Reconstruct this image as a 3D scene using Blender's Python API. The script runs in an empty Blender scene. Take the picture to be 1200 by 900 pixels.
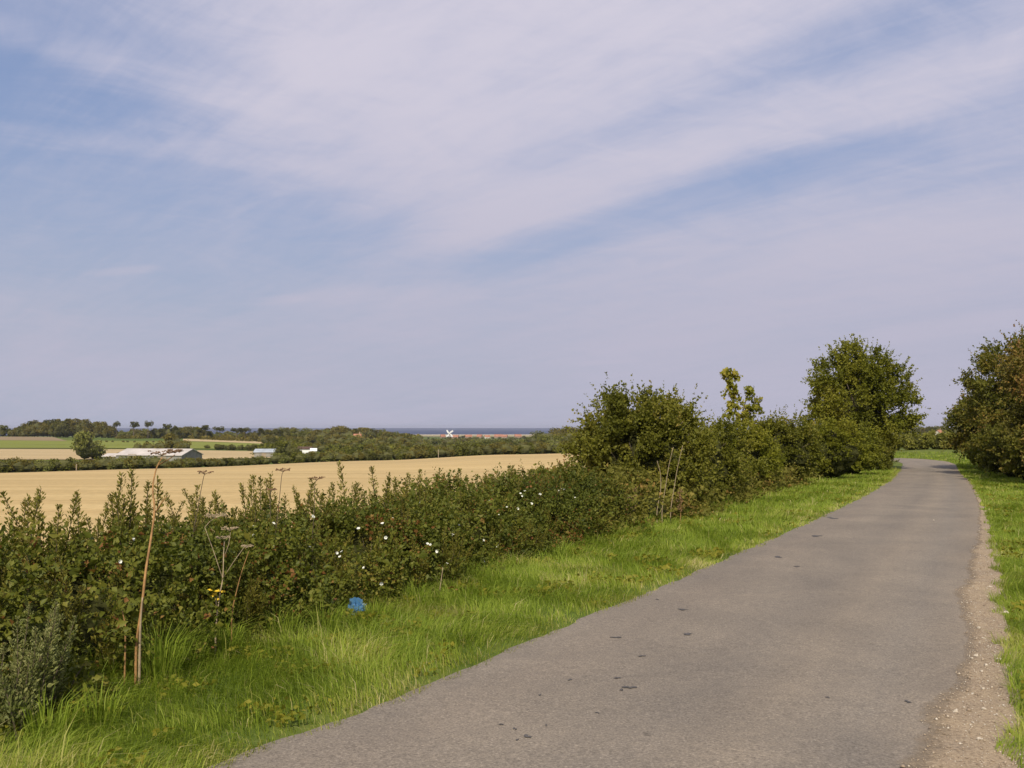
import bpy, math, random
import numpy as np
from mathutils import Vector

R = np.random.RandomState
random.seed(7)
sc = bpy.context.scene
COL = sc.collection
rad = math.radians

# ------------------------------------------------------------------ measures
F = 1128.0                       # focal length of the 1200 px wide photograph, in pixels
HOR = 501.0                      # picture row of the true horizon
PITCH = math.atan((HOR - 450.0) / F)
EYE = 1.6
CP, SP = math.cos(PITCH), math.sin(PITCH)

def ray(px, py):
    a, b = (px - 600.0) / F, (450.0 - py) / F
    return np.array([a, CP - b * SP, SP + b * CP])

def at(px, py, Y):               # world point seen at px,py when it stands Y metres ahead
    d = ray(px, py)
    t = Y / d[1]
    return np.array([d[0] * t, Y, EYE + d[2] * t])

SLOPE = -0.0155
def on_ground(px, py):           # where that line of sight meets the gently sloping roadside
    d = ray(px, py)
    t = EYE / (SLOPE * d[1] - d[2])
    return np.array([d[0] * t, d[1] * t, EYE + d[2] * t])

# ------------------------------------------------------------------ terrain
TH = np.radians(np.array([-75, -45, -28, -20, -8, 0, 8, 18, 24, 35, 75.0]))
RR = np.array([0, 50, 62, 76, 90, 130, 200, 280, 420, 600, 850, 1200, 1700, 2100, 2900, 3350, 3700, 30000.0])
def pl(r, th): return SLOPE * r * math.cos(th)
_T = {
 -75: [0, -.2, -.3, -.5, -.8, -2.0, -5.0, -8.0, -9.0, -7.0, -4.0, -4, -6, -10, -15, -20, -20, -20],
 -45: [0, -.6, -.9, -1.3, -1.8, -3.6, -7.0, -9.4, -9.5, -7.0, -4.0, -4, -6, -10, -15, -20, -20, -20],
 -28: [0, -.9, -1.2, -1.7, -2.2, -4.2, -7.4, -9.4, -9.6, -9.0, -6.0, -8.0, -14, -18, -22, -30, -34, -40],
 -20: [0, -.95, -1.2, -1.7, -2.2, -4.2, -7.0, -9.2, -10.0, -9.0, -7.6, -10.5, -15, -18, -22, -30, -34, -40],
 -8:  [0, -.95, -1.2, -1.6, -2.0, -3.8, -6.0, -7.8, -10.2, -12.0, -13.5, -16, -19, -20.5, -22.3, -23.4, -34, -40],
 0:   [0, -.9, -1.1, -1.4, -1.7, -3.0, -4.9, -6.4, -9.0, -12.0, -14.5, -17.5, -20, -21, -22.3, -23.4, -34, -40],
 8:   [0, -.85, -1.0, -1.2, -1.4, -2.4, -4.2, -5.6, -8.0, -11.0, -13.0, -16, -19, -21, -22.3, -23.4, -34, -40],
 18:  [0, -.78, -.95, -.95, -.8, -1.4, -3.0, -5.0, -7.0, -9.0, -10.0, -11, -14, -18, -22.3, -23.4, -34, -40],
 24:  [0, -.72, -.90, -.80, -.42, -.6, -2.2, -4.5, -6.5, -7.0, -6.4, -6.2, -8, -10, -15, -20, -25, -30],
 35:  [0, -.65, -.8, -.8, -.5, -.6, -1.5, -3.0, -5.0, -6.0, -5.4, -5.2, -7, -9, -12, -15, -20, -20],
 75:  [0, -.2, -.3, -.3, -.3, -.4, -1.0, -2.0, -3.0, -4.0, -4.4, -5, -6, -8, -10, -15, -20, -20],
}
TAB = np.array([_T[k] for k in (-75, -45, -28, -20, -8, 0, 8, 18, 24, 35, 75)])

def height(x, y):
    x = np.asarray(x, float); y = np.asarray(y, float)
    r = np.hypot(x, y)
    th = np.clip(np.arctan2(x, y), TH[0], TH[-1])
    i = np.clip(np.searchsorted(TH, th, 'right') - 1, 0, len(TH) - 2)
    fi = np.clip((th - TH[i]) / (TH[i + 1] - TH[i]), 0, 1); fi = fi * fi * (3 - 2 * fi)
    j = np.clip(np.searchsorted(RR, r, 'right') - 1, 0, len(RR) - 2)
    fj = np.clip((r - RR[j]) / (RR[j + 1] - RR[j]), 0, 1)
    z0 = TAB[i, j] * (1 - fj) + TAB[i, j + 1] * fj
    z1 = TAB[i + 1, j] * (1 - fj) + TAB[i + 1, j + 1] * fj
    far = z0 * (1 - fi) + z1 * fi
    plane = SLOPE * y
    k = np.clip((r - 36) / 20.0, 0, 1); k = k * k * (3 - 2 * k)
    return plane * (1 - k) + far * k

def gz(x, y): return float(height(x, y))
def foot(px, Y):
    x = (px - 600.0) / F * Y * 1.0
    return np.array([x, Y, gz(x, Y)])

# ------------------------------------------------------------------ materials
def mat_base(name):
    m = bpy.data.materials.new(name); m.use_nodes = True
    nt = m.node_tree; nt.nodes.clear()
    out = nt.nodes.new('ShaderNodeOutputMaterial')
    return m, nt, out

def N(nt, t, **kw):
    n = nt.nodes.new(t)
    for k, v in kw.items():
        if k.startswith('i_'):
            key = k[2:]
            n.inputs[int(key) if key.isdigit() else key].default_value = v
        else: setattr(n, k, v)
    return n

def ramp(nt, fac, stops):
    r = nt.nodes.new('ShaderNodeValToRGB'); e = r.color_ramp.elements
    while len(e) < len(stops): e.new(0.5)
    for el, (p, c) in zip(e, stops): el.position = p; el.color = (*c, 1)
    nt.links.new(fac, r.inputs['Fac']); return r.outputs['Color']

def leaf_mat(name, stops, transl=0.3, gloss=0.06, rough=0.5, hue_var=True):
    m, nt, out = mat_base(name)
    a = N(nt, 'ShaderNodeAttribute', attribute_name='tint')
    col = ramp(nt, a.outputs['Fac'], stops)
    d = N(nt, 'ShaderNodeBsdfPrincipled'); d.inputs['Roughness'].default_value = rough
    d.inputs['Specular IOR Level'].default_value = gloss * 5
    t = N(nt, 'ShaderNodeBsdfTranslucent')
    mx = N(nt, 'ShaderNodeMixShader'); mx.inputs[0].default_value = transl
    nt.links.new(col, d.inputs['Base Color'])
    br = N(nt, 'ShaderNodeMixRGB', blend_type='MULTIPLY'); br.inputs[0].default_value = 1
    br.inputs[2].default_value = (1.25, 1.3, 0.6, 1)
    nt.links.new(col, br.inputs[1]); nt.links.new(br.outputs[0], t.inputs['Color'])
    nt.links.new(d.outputs[0], mx.inputs[1]); nt.links.new(t.outputs[0], mx.inputs[2])
    nt.links.new(mx.outputs[0], out.inputs['Surface'])
    return m

def plain(name, col, rough=0.8, var=0.25, scale=6.0, col2=None, bump=0.0, bscale=30):
    m, nt, out = mat_base(name)
    p = N(nt, 'ShaderNodeBsdfPrincipled'); p.inputs['Roughness'].default_value = rough
    p.inputs['Specular IOR Level'].default_value = 0.25
    tc = N(nt, 'ShaderNodeTexCoord')
    no = N(nt, 'ShaderNodeTexNoise'); no.inputs['Scale'].default_value = scale; no.inputs['Detail'].default_value = 5
    nt.links.new(tc.outputs['Object'], no.inputs['Vector'])
    c2 = col2 or tuple(c * (1 - var) for c in col); c1 = tuple(min(1, c * (1 + var * .6)) for c in col)
    nt.links.new(ramp(nt, no.outputs['Fac'], [(0.3, c2), (0.7, c1)]), p.inputs['Base Color'])
    if bump:
        n2 = N(nt, 'ShaderNodeTexNoise'); n2.inputs['Scale'].default_value = bscale
        nt.links.new(tc.outputs['Object'], n2.inputs['Vector'])
        b = N(nt, 'ShaderNodeBump'); b.inputs['Strength'].default_value = bump
        nt.links.new(n2.outputs['Fac'], b.inputs['Height']); nt.links.new(b.outputs[0], p.inputs['Normal'])
    nt.links.new(p.outputs[0], out.inputs['Surface'])
    return m

G = {}
G['bramble'] = leaf_mat('bramble_leaves', [(0, (0.046, 0.060, 0.011)), (.35, (0.097, 0.115, 0.018)), (.68, (0.165, 0.170, 0.027)), (.86, (0.216, 0.188, 0.036)), (.93, (0.238, 0.121, 0.040)), (1, (0.193, 0.083, 0.028))], .3, .03)
G['mugwort'] = leaf_mat('mugwort_leaves', [(0, (0.090, 0.092, 0.019)), (.5, (0.174, 0.167, 0.035)), (.85, (0.240, 0.211, 0.050)), (1, (0.300, 0.184, 0.060))], .32, .01)
G['nettle'] = leaf_mat('nettle_leaves', [(0, (0.073, 0.079, 0.014)), (.5, (0.152, 0.149, 0.026)), (.85, (0.226, 0.193, 0.040)), (1, (0.244, 0.121, 0.040))], .32, .01)
G['hedgepale'] = leaf_mat('pale_hedge_leaves', [(0, (0.150, 0.160, 0.035)), (.5, (0.240, 0.240, 0.055)), (1, (0.340, 0.320, 0.090))], .35, .01)
G['silver'] = leaf_mat('silvery_leaves', [(0, (0.095, 0.119, 0.034)), (.6, (0.190, 0.205, 0.070)), (1, (0.347, 0.324, 0.135))], .25, .03)
G['bush'] = leaf_mat('thorn_bush_leaves', [(0, (0.063, 0.072, 0.010)), (.45, (0.135, 0.139, 0.019)), (.8, (0.206, 0.192, 0.031)), (1, (0.315, 0.238, 0.064))], .3, .03)
G['bushlight'] = leaf_mat('yellow_green_leaves', [(0, (0.085, 0.099, 0.011)), (.5, (0.171, 0.177, 0.020)), (1, (0.262, 0.237, 0.034))], .32, .02)
G['syc'] = leaf_mat('sapling_leaves', [(0, (0.112, 0.130, 0.014)), (.5, (0.213, 0.216, 0.027)), (1, (0.370, 0.302, 0.054))], .35, .03)
G['tree'] = leaf_mat('roadside_tree_leaves', [(0, (0.068, 0.078, 0.009)), (.5, (0.153, 0.163, 0.018)), (1, (0.261, 0.242, 0.034))], .3, .03)
G['thorn'] = leaf_mat('hawthorn_leaves', [(0, (0.046, 0.052, 0.009)), (.45, (0.109, 0.115, 0.018)), (.72, (0.166, 0.152, 0.027)), (.88, (0.219, 0.142, 0.032)), (1, (0.281, 0.115, 0.034))], .3, .03)
G['grass'] = leaf_mat('verge_grass_blades', [(0, (0.109, 0.155, 0.018)), (.4, (0.207, 0.278, 0.034)), (.75, (0.290, 0.352, 0.048)), (.9, (0.374, 0.371, 0.094)), (1, (0.518, 0.449, 0.226))], .4, .02)
G['far_a'] = leaf_mat('far_foliage_green', [(0, (0.057, 0.064, 0.014)), (.5, (0.116, 0.122, 0.024)), (1, (0.182, 0.177, 0.038))], .2, .0)
G['far_b'] = leaf_mat('far_foliage_olive', [(0, (0.077, 0.068, 0.017)), (.5, (0.149, 0.128, 0.031)), (1, (0.220, 0.183, 0.049))], .2, .0)
G['far_c'] = leaf_mat('far_foliage_dark', [(0, (0.044, 0.047, 0.014)), (.5, (0.086, 0.088, 0.024)), (1, (0.143, 0.132, 0.038))], .2, .0)
G['far_d'] = leaf_mat('far_foliage_pale', [(0, (0.105, 0.115, 0.034)), (.5, (0.176, 0.185, 0.051)), (1, (0.253, 0.247, 0.072))], .2, .0)
G['rust'] = leaf_mat('russet_hawthorn_leaves', [(0, (0.050, 0.050, 0.010)), (.35, (0.118, 0.110, 0.022)), (.6, (0.183, 0.142, 0.032)), (.8, (0.247, 0.142, 0.042)), (1, (0.310, 0.137, 0.045))], .3, .03)
G['bark'] = plain('bark', (.12, .095, .07), .9, .4, 12, bump=.4)
G['twig'] = plain('dry_twigs', (.10, .078, .05), .9, .4, 9)
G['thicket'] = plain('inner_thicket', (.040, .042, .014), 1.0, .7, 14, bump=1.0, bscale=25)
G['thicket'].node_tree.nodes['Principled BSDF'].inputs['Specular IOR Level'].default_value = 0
G['thicketf'] = plain('far_thicket', (.085, .085, .026), .95, .5, 1.2, bump=.6, bscale=3)
G['stalk'] = plain('dead_brown_stalk', (.34, .19, .075), .75, .4, 20)
G['stalkpale'] = plain('dead_pale_stalk', (.34, .265, .165), .8, .35, 20)
G['seed'] = plain('brown_seed_heads', (.20, .12, .065), .9, .4, 30)
G['petal'] = plain('white_petals', (.66, .67, .60), .7, .08, 10)
G['yellow'] = plain('yellow_petals', (.75, .52, .04), .6, .2, 10)
G['white'] = plain('white_paint', (.80, .80, .78), .6, .08, 1)
G['pebble'] = plain('pale_flint', (.52, .46, .37), .75, .4, 60)
G['redroof'] = plain('red_pantiles', (.36, .165, .10), .85, .35, .5)
G['brick'] = plain('flint_and_brick', (.34, .24, .18), .85, .3, .8)
G['pale'] = plain('pale_render', (.70, .65, .55), .8, .15, .8)
G['tar'] = plain('black_tar', (.085, .078, .07), .6, .3, 30)
G['wood'] = plain('weathered_wood', (.30, .25, .18), .85, .3, 4)
G['tower'] = plain('tarred_brick_tower', (.20, .15, .12), .85, .3, .8)

# ------------------------------------------------------------------ mesh helpers
def unit(v): return v / np.maximum(np.linalg.norm(v, axis=-1, keepdims=True), 1e-9)

def link(name, me, parent=None):
    o = bpy.data.objects.new(name, me); COL.objects.link(o)
    if parent is not None: o.parent = parent
    return o

def np_mesh(name, V, faces_flat, loops_per, mats, tint=None, midx=None, smooth=False):
    me = bpy.data.meshes.new(name)
    V = np.asarray(V, np.float32); nf = len(loops_per)
    me.vertices.add(len(V)); me.vertices.foreach_set('co', V.ravel())
    me.loops.add(len(faces_flat)); me.loops.foreach_set('vertex_index', np.asarray(faces_flat, np.int32))
    me.polygons.add(nf)
    st = np.concatenate([[0], np.cumsum(loops_per)[:-1]]).astype(np.int32)
    me.polygons.foreach_set('loop_start', st)
    me.polygons.foreach_set('loop_total', np.asarray(loops_per, np.int32))
    for m in (mats if isinstance(mats, (list, tuple)) else [mats]): me.materials.append(m)
    if midx is not None: me.polygons.foreach_set('material_index', np.asarray(midx, np.int32))
    if smooth: me.polygons.foreach_set('use_smooth', np.ones(nf, bool))
    me.update(calc_edges=True)
    if tint is not None:
        a = me.attributes.new('tint', 'FLOAT', 'POINT'); a.data.foreach_set('value', np.asarray(tint, np.float32))
    return me

def leaves(name, C, A, S, tint, mat, aspect=.55, fold=.12, seed=0):
    """many small folded leaves: centre, axis, size and tint of each"""
    r = R(seed + 11); n = len(C)
    A = unit(A); S = np.asarray(S).reshape(-1, 1)
    rnd = r.normal(size=(n, 3)); rnd[:, 2] *= .7
    B = unit(np.cross(A, rnd)); Nn = np.cross(A, B)
    Nn *= np.where(Nn[:, 2:3] < 0, -1, 1)
    w = S * aspect * r.uniform(.8, 1.2, (n, 1))
    V = np.empty((n, 4, 3))
    V[:, 0] = C - A * S * .5
    V[:, 1] = C + B * w * .5 + Nn * S * fold - A * S * .05
    V[:, 2] = C + A * S * .5 - Nn * S * fold * .5
    V[:, 3] = C - B * w * .5 + Nn * S * fold - A * S * .05
    base = (np.arange(n) * 4)[:, None]
    Fc = (base + np.array([[0, 1, 2, 0, 2, 3]])).ravel()
    return np_mesh(name, V.reshape(-1, 3), Fc, np.full(2 * n, 3), mat, np.repeat(np.clip(tint, 0, 1), 4))

def blades(name, P, D, L, W, tint, mat, bend=.35):
    """grass blades: root, lean direction (xy), length, width"""
    n = len(P); L = L.reshape(-1, 1); W = W.reshape(-1, 1)
    up = np.array([0, 0, 1.0])
    lean = np.concatenate([D, np.zeros((n, 1))], 1)
    side = unit(np.cross(lean + 1e-6, up)) * W * .5
    r = R(5); ang = r.uniform(0, 6.28, n)
    side2 = np.stack([np.cos(ang), np.sin(ang), np.zeros(n)], 1) * W * .5
    side = side * .3 + side2 * .8
    mid = P + up * L * .55 + lean * L * .25
    tip = P + up * L * (1 - bend * np.linalg.norm(lean, axis=1, keepdims=True)) + lean * L * .95
    V = np.empty((n, 5, 3))
    V[:, 0] = P - side; V[:, 1] = P + side; V[:, 2] = mid + side * .8; V[:, 3] = mid - side * .8; V[:, 4] = tip
    base = (np.arange(n) * 5)[:, None]
    Fc = (base + np.array([[0, 1, 2, 0, 2, 3, 3, 2, 4]])).ravel()
    return np_mesh(name, V.reshape(-1, 3), Fc, np.full(3 * n, 3), mat, np.repeat(np.clip(tint, 0, 1), 5))

class MB:
    def __init__(s): s.V = []; s.Fc = []; s.mi = []
    def add(s, V, Fc, mi=0):
        b = len(s.V); s.V += [tuple(v) for v in V]
        s.Fc += [tuple(b + i for i in f) for f in Fc]; s.mi += [mi] * len(Fc)
    def tube(s, pts, radii, k=6, mi=0):
        pts = np.asarray(pts, float); n = len(pts)
        if np.isscalar(radii): radii = [radii] * n
        V = []
        for i in range(n):
            t = pts[min(i + 1, n - 1)] - pts[max(i - 1, 0)]; t = t / (np.linalg.norm(t) + 1e-9)
            a = np.cross(t, [0.31, 0.95, 0.11]); a /= np.linalg.norm(a) + 1e-9; b = np.cross(t, a)
            for j in range(k):
                an = 2 * math.pi * j / k
                V.append(pts[i] + (a * math.cos(an) + b * math.sin(an)) * radii[i])
        Fc = [(i * k + j, i * k + (j + 1) % k, (i + 1) * k + (j + 1) % k, (i + 1) * k + j) for i in range(n - 1) for j in range(k)]
        Fc += [tuple(range(k))[::-1], tuple((n - 1) * k + j for j in range(k))]
        s.add(V, Fc, mi)
    def box(s, c, d, mi=0, rz=0.0):
        x, y, z = d[0] / 2, d[1] / 2, d[2] / 2; ca, sa = math.cos(rz), math.sin(rz)
        V = [(c[0] + ca * i * x - sa * j * y, c[1] + sa * i * x + ca * j * y, c[2] + k * z) for k in (-1, 1) for j in (-1, 1) for i in (-1, 1)]
        s.add(V, [(0, 2, 3, 1), (4, 5, 7, 6), (0, 1, 5, 4), (2, 6, 7, 3), (0, 4, 6, 2), (1, 3, 7, 5)], mi)
    def blob(s, c, rx, ry, rz, seed=0, amp=.2, nu=10, nv=6, mi=0):
        r = R(seed); V = []; ph = r.uniform(0, 6, 4)
        for i in range(nv + 1):
            la = -math.pi / 2 + math.pi * i / nv
            for j in range(nu):
                lo = 2 * math.pi * j / nu
                k = 1 + amp * (math.sin(3 * lo + ph[0] + la) * .5 + math.sin(2 * la * 2 + ph[1]) * .4 + r.uniform(-.5, .5) * (0 < i < nv))
                V.append((c[0] + rx * k * math.cos(la) * math.cos(lo), c[1] + ry * k * math.cos(la) * math.sin(lo), c[2] + rz * k * math.sin(la)))
        Fc = [(i * nu + j, i * nu + (j + 1) % nu, (i + 1) * nu + (j + 1) % nu, (i + 1) * nu + j) for i in range(nv) for j in range(nu)]
        s.add(V, Fc, mi)
    def mesh(s, name, mats, smooth=False):
        me = bpy.data.meshes.new(name); me.from_pydata(s.V, [], s.Fc)
        for m in (mats if isinstance(mats, (list, tuple)) else [mats]): me.materials.append(m)
        me.polygons.foreach_set('material_index', s.mi)
        if smooth: me.polygons.foreach_set('use_smooth', [True] * len(s.Fc))
        me.update(); return me

def tag(o, label=None, cat=None, group=None, kind=None):
    if label: o['label'] = label
    if cat: o['category'] = cat
    if group: o['group'] = group
    if kind: o['kind'] = kind
    return o
def empty(name, loc, label, cat, group=None, rz=0.0):
    o = bpy.data.objects.new(name, None); COL.objects.link(o)
    o.location = Vector([float(v) for v in loc]); o.rotation_euler = (0, 0, rz); o.empty_display_size = .2
    return tag(o, label, cat, group)
def struct(name, me):
    o = link(name, me); o['kind'] = 'structure'; return o
def copy_tree(o, parent=None):
    c = o.copy(); COL.objects.link(c)
    if parent is not None: c.parent = parent
    for ch in list(o.children): copy_tree(ch, c)
    return c

def vnoise(P, scale, seed=0):
    """smooth value noise in 0..1 at points P (n,2 or 3)"""
    P = np.asarray(P, float) * scale
    if P.shape[1] == 2: P = np.concatenate([P, np.zeros((len(P), 1))], 1)
    i = np.floor(P).astype(np.int64); f = P - i; f = f * f * (3 - 2 * f)
    def h(a, b, c):
        n = (a * 374761393 + b * 668265263 + c * 2147483647 + seed * 974711) & 0xffffffff
        n = ((n ^ (n >> 13)) * 1274126177) & 0xffffffff
        return ((n ^ (n >> 16)) & 0xffff) / 65535.0
    out = 0
    for dx in (0, 1):
        for dy in (0, 1):
            for dz in (0, 1):
                w = (f[:, 0] if dx else 1 - f[:, 0]) * (f[:, 1] if dy else 1 - f[:, 1]) * (f[:, 2] if dz else 1 - f[:, 2])
                out = out + w * h(i[:, 0] + dx, i[:, 1] + dy, i[:, 2] + dz)
    return out

def shoots(r, P0, D, L, per, size, spread, droop=0.0, t0=0.0):
    """leaves set along shoots that start at P0 and run along D for L"""
    n = len(P0); k = per
    t = r.uniform(t0, 1, (n, k, 1))
    D = unit(D)
    off = r.normal(size=(n, k, 3)); off = off / np.linalg.norm(off, axis=2, keepdims=True)
    taper = (1.15 - t * .75)
    C = P0[:, None] + D[:, None] * t * L.reshape(-1, 1, 1) + off * spread * taper * r.uniform(.3, 1, (n, k, 1))
    C[:, :, 2] -= droop * (t[:, :, 0] ** 2) * L.reshape(-1, 1)
    A = off * .9 + D[:, None] * .8 + np.array([0, 0, -.15])
    S = size * r.uniform(.6, 1.35, (n, k)) * (1.1 - .4 * t[:, :, 0])
    return C.reshape(-1, 3), A.reshape(-1, 3), S.ravel()

# ------------------------------------------------------------------ road line
def catmull(P, n=8):
    P = np.asarray(P, float); out = []
    Q = np.vstack([2 * P[0] - P[1], P, 2 * P[-1] - P[-2]])
    for i in range(1, len(Q) - 2):
        for k in range(n):
            t = k / n; a, b, c, d = Q[i - 1], Q[i], Q[i + 1], Q[i + 2]
            out.append(.5 * ((2 * b) + (c - a) * t + (2 * a - 5 * b + 4 * c - d) * t * t + (3 * b - a - 3 * c + d) * t ** 3))
    out.append(Q[-2]); return np.array(out)

ctrl = []
for Y in [-40, -30, -20, -14, -9, -5, -2, 1, 4, 7, 10, 14, 18, 23, 28, 34, 40, 46, 50]:
    if Y < -5: xl = -3.95 + .535 * -5 + .546 * (Y + 5); xr = .07 + .505 * -5 + .513 * (Y + 5)
    else: xl = -3.95 + .535 * Y - .00115 * Y * Y; xr = .07 + .505 * Y - .0008 * Y * Y
    ctrl.append(((xl + xr) / 2, Y, min(2.0, (xr - xl) / 2 * .897)))
ctrl += [(25.3, 58.5, 1.6), (28.0, 65, 1.6), (29.2, 69.5, 1.65), (28.2, 73.2, 1.65), (25, 75.7, 1.6), (20, 77.3, 1.6), (10, 79.5, 1.6), (-10, 83, 1.6), (-40, 90, 1.6)]
RD = catmull(ctrl, 6)
RC = RD[:, :2]; RH = RD[:, 2]
RT = unit(np.gradient(RC, axis=0)); RN = np.stack([-RT[:, 1], RT[:, 0]], 1)      # RN points to the left of travel
RS = np.concatenate([[0], np.cumsum(np.linalg.norm(np.diff(RC, axis=0), axis=1))])

def road_pt(s, off):            # off > 0: left of the centre line
    s = np.asarray(s, float)
    c = np.stack([np.interp(s, RS, RC[:, 0]), np.interp(s, RS, RC[:, 1])], -1)
    n = unit(np.stack([np.interp(s, RS, RN[:, 0]), np.interp(s, RS, RN[:, 1])], -1))
    return c + n * np.asarray(off, float)[..., None]
def road_half(s): return np.interp(s, RS, RH)
def s_of_y(Y):                  # station on the straight part
    k = np.argmax(RC[:, 1]); return np.interp(Y, RC[:200, 1][:np.argmax(RC[:, 0])], RS[:np.argmax(RC[:, 0])])
S_END = RS[-1]; S_BEND = s_of_y(60)

def wob(s, seed, sc_=.9): return vnoise(np.stack([s, s * 0 + seed], -1), sc_, seed) - .5

# ------------------------------------------------------------------ ground
def axis_pts(fine0, fine1, step, lo, hi, grow=1.09):
    a = list(np.arange(fine0, fine1 + 1e-6, step)); d = step
    while a[-1] < hi: d *= grow; a.append(a[-1] + d)
    d = step
    while a[0] > lo: d *= grow; a.insert(0, a[0] - d)
    return np.array(a)
gx = axis_pts(-30, 50, 1.0, -9000, 9000); gy = axis_pts(-12, 100, 1.0, -600, 6000)
XX, YY = np.meshgrid(gx, gy); ZZ = height(XX, YY)
V = np.stack([XX.ravel(), YY.ravel(), ZZ.ravel()], 1); nx, ny = len(gx), len(gy)
ii = (np.arange(ny - 1)[:, None] * nx + np.arange(nx - 1)[None]).ravel()
Fq = np.stack([ii, ii + 1, ii + nx + 1, ii + nx], 1)

m, nt, out = mat_base('grassy_ground')
p = N(nt, 'ShaderNodeBsdfPrincipled', i_Roughness=.95); p.inputs['Specular IOR Level'].default_value = .1
tc = N(nt, 'ShaderNodeTexCoord')
n1 = N(nt, 'ShaderNodeTexNoise'); n1.inputs['Scale'].default_value = 1.4; n1.inputs['Detail'].default_value = 9; n1.inputs['Roughness'].default_value = .7
n2 = N(nt, 'ShaderNodeTexNoise'); n2.inputs['Scale'].default_value = .012; n2.inputs['Detail'].default_value = 3
nt.links.new(tc.outputs['Object'], n1.inputs['Vector']); nt.links.new(tc.outputs['Object'], n2.inputs['Vector'])
c1 = ramp(nt, n1.outputs['Fac'], [(.3, (.055, .075, .016)), (.5, (.095, .125, .024)), (.72, (.16, .165, .045))])
c2 = ramp(nt, n2.outputs['Fac'], [(.35, (.8, .95, .75)), (.65, (1.2, 1.1, 1.1))])
mx = N(nt, 'ShaderNodeMixRGB', blend_type='MULTIPLY'); mx.inputs[0].default_value = 1
nt.links.new(c1, mx.inputs[1]); nt.links.new(c2, mx.inputs[2]); nt.links.new(mx.outputs[0], p.inputs['Base Color'])
b = N(nt, 'ShaderNodeBump'); b.inputs['Strength'].default_value = .5; b.inputs['Distance'].default_value = .05
nt.links.new(n1.outputs['Fac'], b.inputs['Height']); nt.links.new(b.outputs[0], p.inputs['Normal'])
nt.links.new(p.outputs[0], out.inputs['Surface']); M_ground = m
struct('ground', np_mesh('ground', V, Fq.ravel(), np.full(len(Fq), 4), M_ground, smooth=True))

# ------------------------------------------------------------------ road surface
def road_sheet(name, s0, s1, offs_fn, nx_, dz, mat, ds=.12, attr=None):
    s = np.concatenate([np.arange(s0, s_of_y(26), ds), np.arange(s_of_y(26), s1, ds * 4)])
    K = np.linspace(0, 1, nx_)
    a, b = offs_fn(s)
    off = a[:, None] * (1 - K) + b[:, None] * K
    P = road_pt(np.repeat(s, nx_), off.ravel())
    z = height(P[:, 0], P[:, 1]) + dz
    V = np.column_stack([P, z]); n = len(s)
    i = (np.arange(n - 1)[:, None] * nx_ + np.arange(nx_ - 1)[None]).ravel()
    Fq = np.stack([i, i + nx_, i + nx_ + 1, i + 1], 1)
    me = np_mesh(name, V, Fq[:, ::-1].ravel(), np.full(len(Fq), 4), mat, smooth=True)
    at_ = me.attributes.new('across', 'FLOAT', 'POINT'); at_.data.foreach_set('value', np.tile(K, n).astype(np.float32))
    at2 = me.attributes.new('along', 'FLOAT', 'POINT'); at2.data.foreach_set('value', np.repeat(s, nx_).astype(np.float32))
    return me

m, nt, out = mat_base('worn_asphalt')
p = N(nt, 'ShaderNodeBsdfPrincipled', i_Roughness=.88); p.inputs['Specular IOR Level'].default_value = .25
tc = N(nt, 'ShaderNodeTexCoord')
def noise(sc_, det=4, rough=.6, vec=None, dist=0):
    n = N(nt, 'ShaderNodeTexNoise'); n.inputs['Scale'].default_value = sc_; n.inputs['Detail'].default_value = det
    n.inputs['Roughness'].default_value = rough; n.inputs['Distortion'].default_value = dist
    nt.links.new(vec or tc.outputs['Object'], n.inputs['Vector']); return n.outputs['Fac']
def mul(a, b_, f=1.0):
    x = N(nt, 'ShaderNodeMixRGB', blend_type='MULTIPLY'); x.inputs[0].default_value = f
    nt.links.new(a, x.inputs[1]); nt.links.new(b_, x.inputs[2]); return x.outputs[0]
agg = ramp(nt, noise(70, 3, .75), [(.28, (.095, .083, .068)), (.45, (.188, .163, .133)), (.6, (.24, .208, .17)), (.75, (.40, .355, .295))])
big = ramp(nt, noise(.55, 4, .6, dist=.6), [(.3, (.86, .86, .87)), (.7, (1.12, 1.1, 1.07))])
ac = N(nt, 'ShaderNodeAttribute', attribute_name='across'); al = N(nt, 'ShaderNodeAttribute', attribute_name='along')
trk = ramp(nt, ac.outputs['Fac'], [(0, (.95, .95, .95)), (.14, (1.02, 1.0, .98)), (.3, (1.03, 1.02, 1.0)), (.48, (.94, .94, .94)), (.62, (1.08, 1.06, 1.02)), (.78, (.95, .96, .97)), (1, (1.1, 1.04, .95))])
cmb = N(nt, 'ShaderNodeCombineXYZ'); nt.links.new(al.outputs['Fac'], cmb.inputs[0])
sm = N(nt, 'ShaderNodeMath', operation='MULTIPLY'); sm.inputs[1].default_value = 14; nt.links.new(ac.outputs['Fac'], sm.inputs[0]); nt.links.new(sm.outputs[0], cmb.inputs[1])
stk = ramp(nt, noise(.35, 5, .6, cmb.outputs[0]), [(.35, (.93, .93, .93)), (.65, (1.06, 1.06, 1.05))])
spt = ramp(nt, noise(7, 6, .7), [(.27, (.55, .55, .55)), (.34, (1, 1, 1))])
mot = ramp(nt, noise(16, 5, .75), [(.3, (.84, .84, .85)), (.5, (1, 1, 1)), (.7, (1.14, 1.13, 1.1))])
c = mul(mul(mul(mul(mul(agg, big), trk), stk), spt, .8), mot)
nt.links.new(c, p.inputs['Base Color'])
b = N(nt, 'ShaderNodeBump'); b.inputs['Strength'].default_value = .55; b.inputs['Distance'].default_value = .012
nt.links.new(noise(75, 3, .7), b.inputs['Height']); nt.links.new(b.outputs[0], p.inputs['Normal'])
nt.links.new(p.outputs[0], out.inputs['Surface']); M_road = m

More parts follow.
